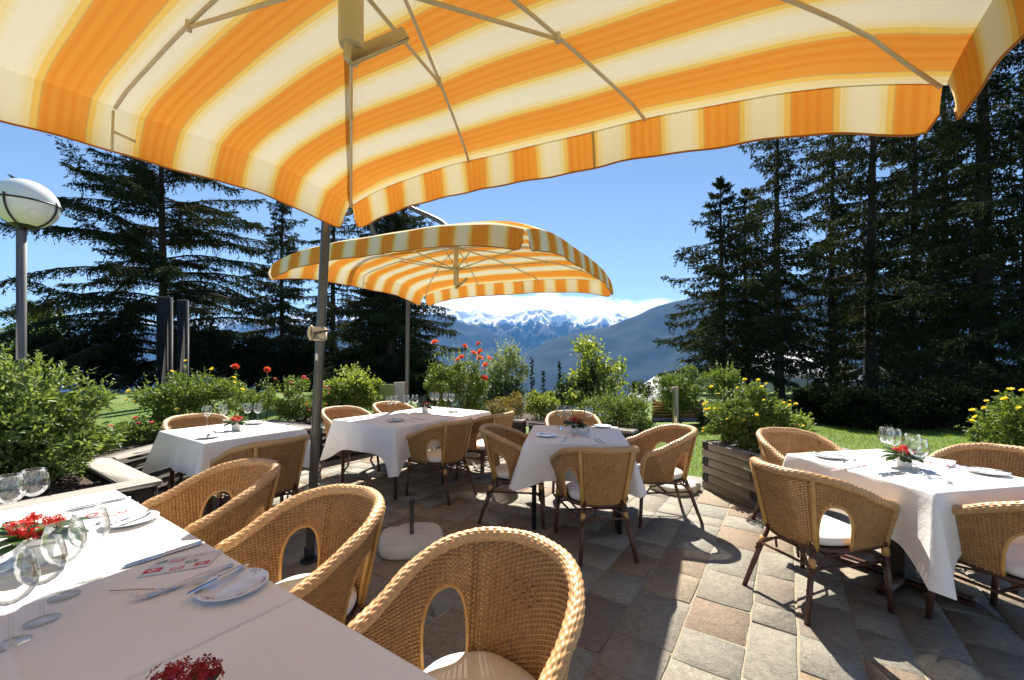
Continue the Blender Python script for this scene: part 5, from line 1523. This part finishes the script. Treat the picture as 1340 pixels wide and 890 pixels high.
#PART6
# ------------------------------------------------------------------ conifers
def conifer(name, px, Y, ytop, rad, tr, start, nb, label, seed, style='spruce', mat='needle', base=None, card=(.20, .06), dens=1.0, lean=0.0, group='tall dark conifers round the lawn'):
    rng = np.random.default_rng(seed)
    b = at(px, Y); z0 = float(ground_z(b.x, Y)) if base is None else base
    h = zat(ytop, Y) - z0
    root = empty(name, (b.x, Y, z0), 0, label, 'tree', group)
    tk = MB(); t = np.linspace(0, 1, 14)
    tk.tube(np.stack([np.sin(t*5+seed)*.06 + lean*t*h, np.cos(t*4+seed)*.05, -.3 + t*(h+.3)], -1), tr*(1.02-t)**.8*(1+.35*np.exp(-t*22)) + .012, 10)
    f = start + (1-start)*((np.arange(nb) + rng.uniform(0, 1, nb))/nb)**(1.25 if style == 'dome' else 1.1)
    f = np.clip(f + rng.normal(size=nb)*.004, start, .995); gapn = np.sin(f*h*2.6+seed) + .6*np.sin(f*h*5.3+2*seed)
    g = (f-start)/(1-start)
    if style == 'dome': prof = np.minimum(1, 1.30*(1-f)**.85)
    if style == 'dome': f = start + (1-start)*(np.floor(np.arange(nb)/6)+rng.uniform(0, .62, nb))/np.ceil(nb/6); g = (f-start)/(1-start)
    if style == 'column': prof = (1-g)**.55*(.55+.45*np.clip(g*4, 0, 1))
    elif style == 'spruce': prof = (1-g)**.80*(.75+.25*np.clip(g*5, 0, 1))
    L = np.maximum(rad*prof*rng.uniform(.50, 1.18, nb)*np.where(gapn < -.7, .55, 1.0), min(.22, rad*.10))
    az = np.arange(nb)*2.39996 + rng.normal(size=nb)*.5
    up0 = {'dome': .24, 'column': .02, 'spruce': .05}[style]*(1+g*2.0) ; dr = {'dome': .58, 'column': .34, 'spruce': .30}[style]
    C = []; D = []; S = []
    for i in range(nb):
        l = L[i]; ca, sa = math.cos(az[i]), math.sin(az[i]); drp = dr*rng.uniform(.7, 1.3)*(1-.6*g[i]); u_ = up0[i]*rng.uniform(.6, 1.4)
        tip = rng.uniform(.05, .18)
        bend = rng.normal()*.10
        def cur(tt):
            rr_ = l*tt*(1-.06*tt)
            side = bend*l*tt*tt
            return np.stack([ca*rr_ - sa*side, sa*rr_ + ca*side, f[i]*h + l*(u_*tt - drp*tt**2 + tip*tt**5)], -1) + np.array([lean*f[i]*h, 0, 0])
        tt = np.linspace(.02, 1, 7); pc = cur(tt)
        tk.tube(pc, np.maximum(.035*(l/3)**.7*(1-tt*.85), .006), 4, cap=False)
        sp_ = .15/dens
        k = max(5, int(l/sp_)); ts = np.linspace(.14, 1, k) + rng.normal(size=k)*.01
        pts = cur(ts); tg = unit(cur(ts+.01) - cur(ts-.01))
        for sgn in (-1, 1):
            ang = sgn*rng.uniform(.55, 1.15, k)
            c_, s_ = np.cos(ang), np.sin(ang)
            d = np.stack([tg[:, 0]*c_ - tg[:, 1]*s_, tg[:, 0]*s_ + tg[:, 1]*c_, tg[:, 2] - rng.uniform(.05, .55, k)], -1); d = unit(d)
            tl = np.clip(min(1, l/.9)*(.30 + .32*l*.33)*(1.08-.62*ts)*rng.uniform(.6, 1.25, k), .03, .95)
            C.append(pts); D.append(d); S.append(tl)
        C.append(pts[::2]); D.append(unit(np.stack([rng.normal(size=len(pts[::2]))*.3, rng.normal(size=len(pts[::2]))*.3, -np.ones(len(pts[::2]))], -1))); S.append(np.full(len(pts[::2]), (.50 if style == 'dome' else .30)*min(1, l/.9))*rng.uniform(.5, 1.4, len(pts[::2])))
    tk.build('trunk', M['bark'], root, smooth=True)
    C = np.concatenate(C); D = np.concatenate(D); S = np.concatenate(S)
    m = 11
    cf = (np.arange(m)+.4)/m
    n = len(C)
    cc = (C[:, None] + D[:, None]*(S[:, None]*cf[None])[..., None] - np.array([0, 0, 1.])*(S[:, None]*cf[None]**2*.22)[..., None]).reshape(-1, 3) + rng.normal(size=(n*m, 3))*.02
    dd = unit(np.repeat(D, m, 0) + rng.normal(size=(n*m, 3))*.38 + np.array([0, 0, -.18]))
    nn = unit(rng.normal(size=(n*m, 3)) + np.array([0, 0, .5])); nn = unit(nn - dd*np.sum(nn*dd, 1)[:, None])
    cl = card[0]*.78*rng.uniform(.6, 1.5, n*m); cw = card[1]*.85*rng.uniform(.6, 1.4, n*m)
    v, fc = leaf_arrays(cc, dd, nn, cl, cw, .05)
    MB().add(v, fc, rnd=np.repeat(np.clip(rng.normal(.4, .3, n*m), .01, 1), 2)).build('crown', M[mat], root)
    return root
conifer('old_spruce', 213, 24, 88, 7.6, .27, .08, 192, 'broad old spruce with long arching boughs behind the two steel pillars', 101, 'dome', card=(.21, .06), dens=1.5)
conifer('spruce', 370, 25, 238, 4.4, .17, .05, 130, 'slender spruce between the broad old one and the crank pole', 102, 'spruce', card=(.20, .055), dens=1.15)
conifer('spruce', 437, 27, 200, 4.2, .2, .05, 120, 'spruce right behind the crank pole', 103, 'spruce', card=(.20, .06), dens=1.1)
conifer('spruce', 490, 21, 150, 3.6, .22, .07, 120, 'spruce with the left one of three close trunks behind the far parasol', 104, 'spruce', card=(.19, .055), dens=1.15)
conifer('spruce', 512, 20, 170, 3.9, .22, .08, 120, 'spruce with the middle one of three close trunks behind the far parasol', 105, 'spruce', card=(.19, .055), dens=1.15)
conifer('spruce', 528, 22, 215, 4.0, .18, .06, 110, 'spruce with the right one of three close trunks behind the far parasol', 106, 'spruce', card=(.19, .055), dens=1.15)
conifer('spruce', 944, 17, 236, 3.5, .13, .10, 92, 'leftmost spruce of the right-hand group', 107, 'spruce', card=(0.182, 0.058), dens=1.1)
conifer('spruce', 976, 18.5, 245, 2.8, .10, .10, 90, 'thin spruce between two taller ones left in the right-hand group', 108, 'column', card=(0.182, 0.058), dens=1.1)
conifer('spruce', 1018, 15.5, 130, 3.0, .155, .10, 105, 'tall spruce with a bare straight trunk in front of the white chalet', 109, 'column', card=(0.156, 0.052), dens=1.15)
conifer('spruce', 1090, 19, 120, 3.0, .17, .04, 110, 'spruce behind the gap right of the bare straight trunk', 110, 'column', card=(0.195, 0.061), dens=1.1)
conifer('spruce', 1141, 14.5, 40, 3.2, .19, .02, 130, 'tall spruce in the middle of the dark right-hand group', 111, 'column', card=(0.156, 0.052), dens=1.15)
conifer('spruce', 1196, 17, 60, 3.6, .16, .03, 120, 'spruce behind the others right of the middle of the dark group', 112, 'column', card=(0.195, 0.061), dens=1.1)
conifer('spruce', 1284, 11.8, -60, 3.1, .26, .03, 140, 'huge spruce with a thick trunk near the right frame edge', 113, 'column', card=(0.143, 0.046), dens=1.2)
conifer('spruce', 1350, 10.8, -90, 3.0, .28, .03, 130, 'spruce whose thick dark trunk is cut by the right frame edge', 114, 'column', card=(0.143, 0.046), dens=1.2)
conifer('spruce', 1236, 19, 30, 3.8, .2, .03, 120, 'spruce filling the background between the thick right trunks', 115, 'column', card=(0.208, 0.065), dens=.8)
for px, Y, yt, rad, lab, sd_ in ((696, 36, 468, .95, 'tiny far spruce, tallest of the row by the variegated shrub', 121), (711, 38, 485, .9, 'tiny far spruce, the short one in the middle of the row', 122), (732, 34, 473, .7, 'tiny far spruce with a thin spire left of the young tree', 123)):
    conifer('far_spruce', px, Y, yt, rad, .06, .12, 60, lab, sd_, 'spruce', 'needle_far', base=float(ground_z(at(px, Y).x, Y)), card=(.13, .04), dens=.6, group='small spruces far down the slope')
# dark undergrowth below the conifers
UG = 'dark undergrowth bushes below the conifers'
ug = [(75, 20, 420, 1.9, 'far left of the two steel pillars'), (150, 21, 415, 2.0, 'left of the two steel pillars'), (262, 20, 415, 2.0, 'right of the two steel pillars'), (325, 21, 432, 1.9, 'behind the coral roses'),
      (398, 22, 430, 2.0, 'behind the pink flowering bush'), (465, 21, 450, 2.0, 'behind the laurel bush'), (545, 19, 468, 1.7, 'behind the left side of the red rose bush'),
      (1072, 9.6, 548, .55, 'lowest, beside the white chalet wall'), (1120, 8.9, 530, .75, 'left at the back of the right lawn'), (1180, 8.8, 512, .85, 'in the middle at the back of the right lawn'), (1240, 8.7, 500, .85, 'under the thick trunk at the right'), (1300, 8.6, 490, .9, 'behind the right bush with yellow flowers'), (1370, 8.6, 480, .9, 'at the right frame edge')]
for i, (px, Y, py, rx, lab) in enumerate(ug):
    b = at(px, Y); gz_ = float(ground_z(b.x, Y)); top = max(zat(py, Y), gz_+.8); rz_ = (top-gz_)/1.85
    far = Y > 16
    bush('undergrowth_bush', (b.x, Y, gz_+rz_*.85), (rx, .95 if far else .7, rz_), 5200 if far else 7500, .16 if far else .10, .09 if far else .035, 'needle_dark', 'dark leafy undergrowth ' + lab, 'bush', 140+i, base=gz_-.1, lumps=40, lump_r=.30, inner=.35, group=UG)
b = at(52, 27)
young_tree('broadleaf_tree', (b.x, 27, float(ground_z(b.x, 27))), zat(400, 27)-float(ground_z(b.x, 27)), 2.0, 4200, .26, .18, 'leaf_mid', 'pale green broad-leaved tree behind the globe lamp', 161, 46)
b = at(8, 30)
young_tree('broadleaf_tree', (b.x, 30, float(ground_z(b.x, 30))), zat(447, 30)-float(ground_z(b.x, 30)), 2.2, 4200, .26, .18, 'leaf_mid', 'green tree at the left frame edge below the lamp globe', 162, 46)

# ------------------------------------------------------------------ grass on the lawn
rng = np.random.default_rng(77)
def scatter(n, x0, x1, y0, y1):
    return np.stack([rng.uniform(x0, x1, n), rng.uniform(y0, y1, n)], -1)
G = np.concatenate([scatter(30000, 1.5, 9, 4.85, 9), scatter(12000, 4, 12, 8, 13), scatter(26000, -14, -3.2, 6.8, 14), scatter(9000, -9, -4.6, 3.4, 7)])
poly_bed = [(-4.6, 7.2), (-5.6, 6.6), (-5.6, 4.2), (-4.1, 4.1), (-3.9, 6.35), (-2.7, 5.7), (-1.2, 8.6), (-3.6, 7.8)]
keep = np.array([not inside((x, y), PATIO) for x, y in G]); G = G[keep]
n = len(G); gz_ = ground_z(G[:, 0], G[:, 1])
C = np.stack([G[:, 0], G[:, 1], gz_-.004], -1)
D = unit(rng.normal(size=(n, 3))*.42 + np.array([0, 0, 1.])); Nn = unit(rng.normal(size=(n, 3))*np.array([1, 1, .2])); Nn = unit(Nn-D*np.sum(Nn*D, 1)[:, None])
v, f = leaf_arrays(C, D, Nn, rng.uniform(.022, .05, n), rng.uniform(.006, .012, n), .1)
tag(MB().add(v, f, rnd=np.repeat(np.clip(rng.normal(.5, .3, n), .01, 1), 2)).build('grass', M['grass'], None), 'short mown grass beside the terrace', 'grass', kind='stuff')
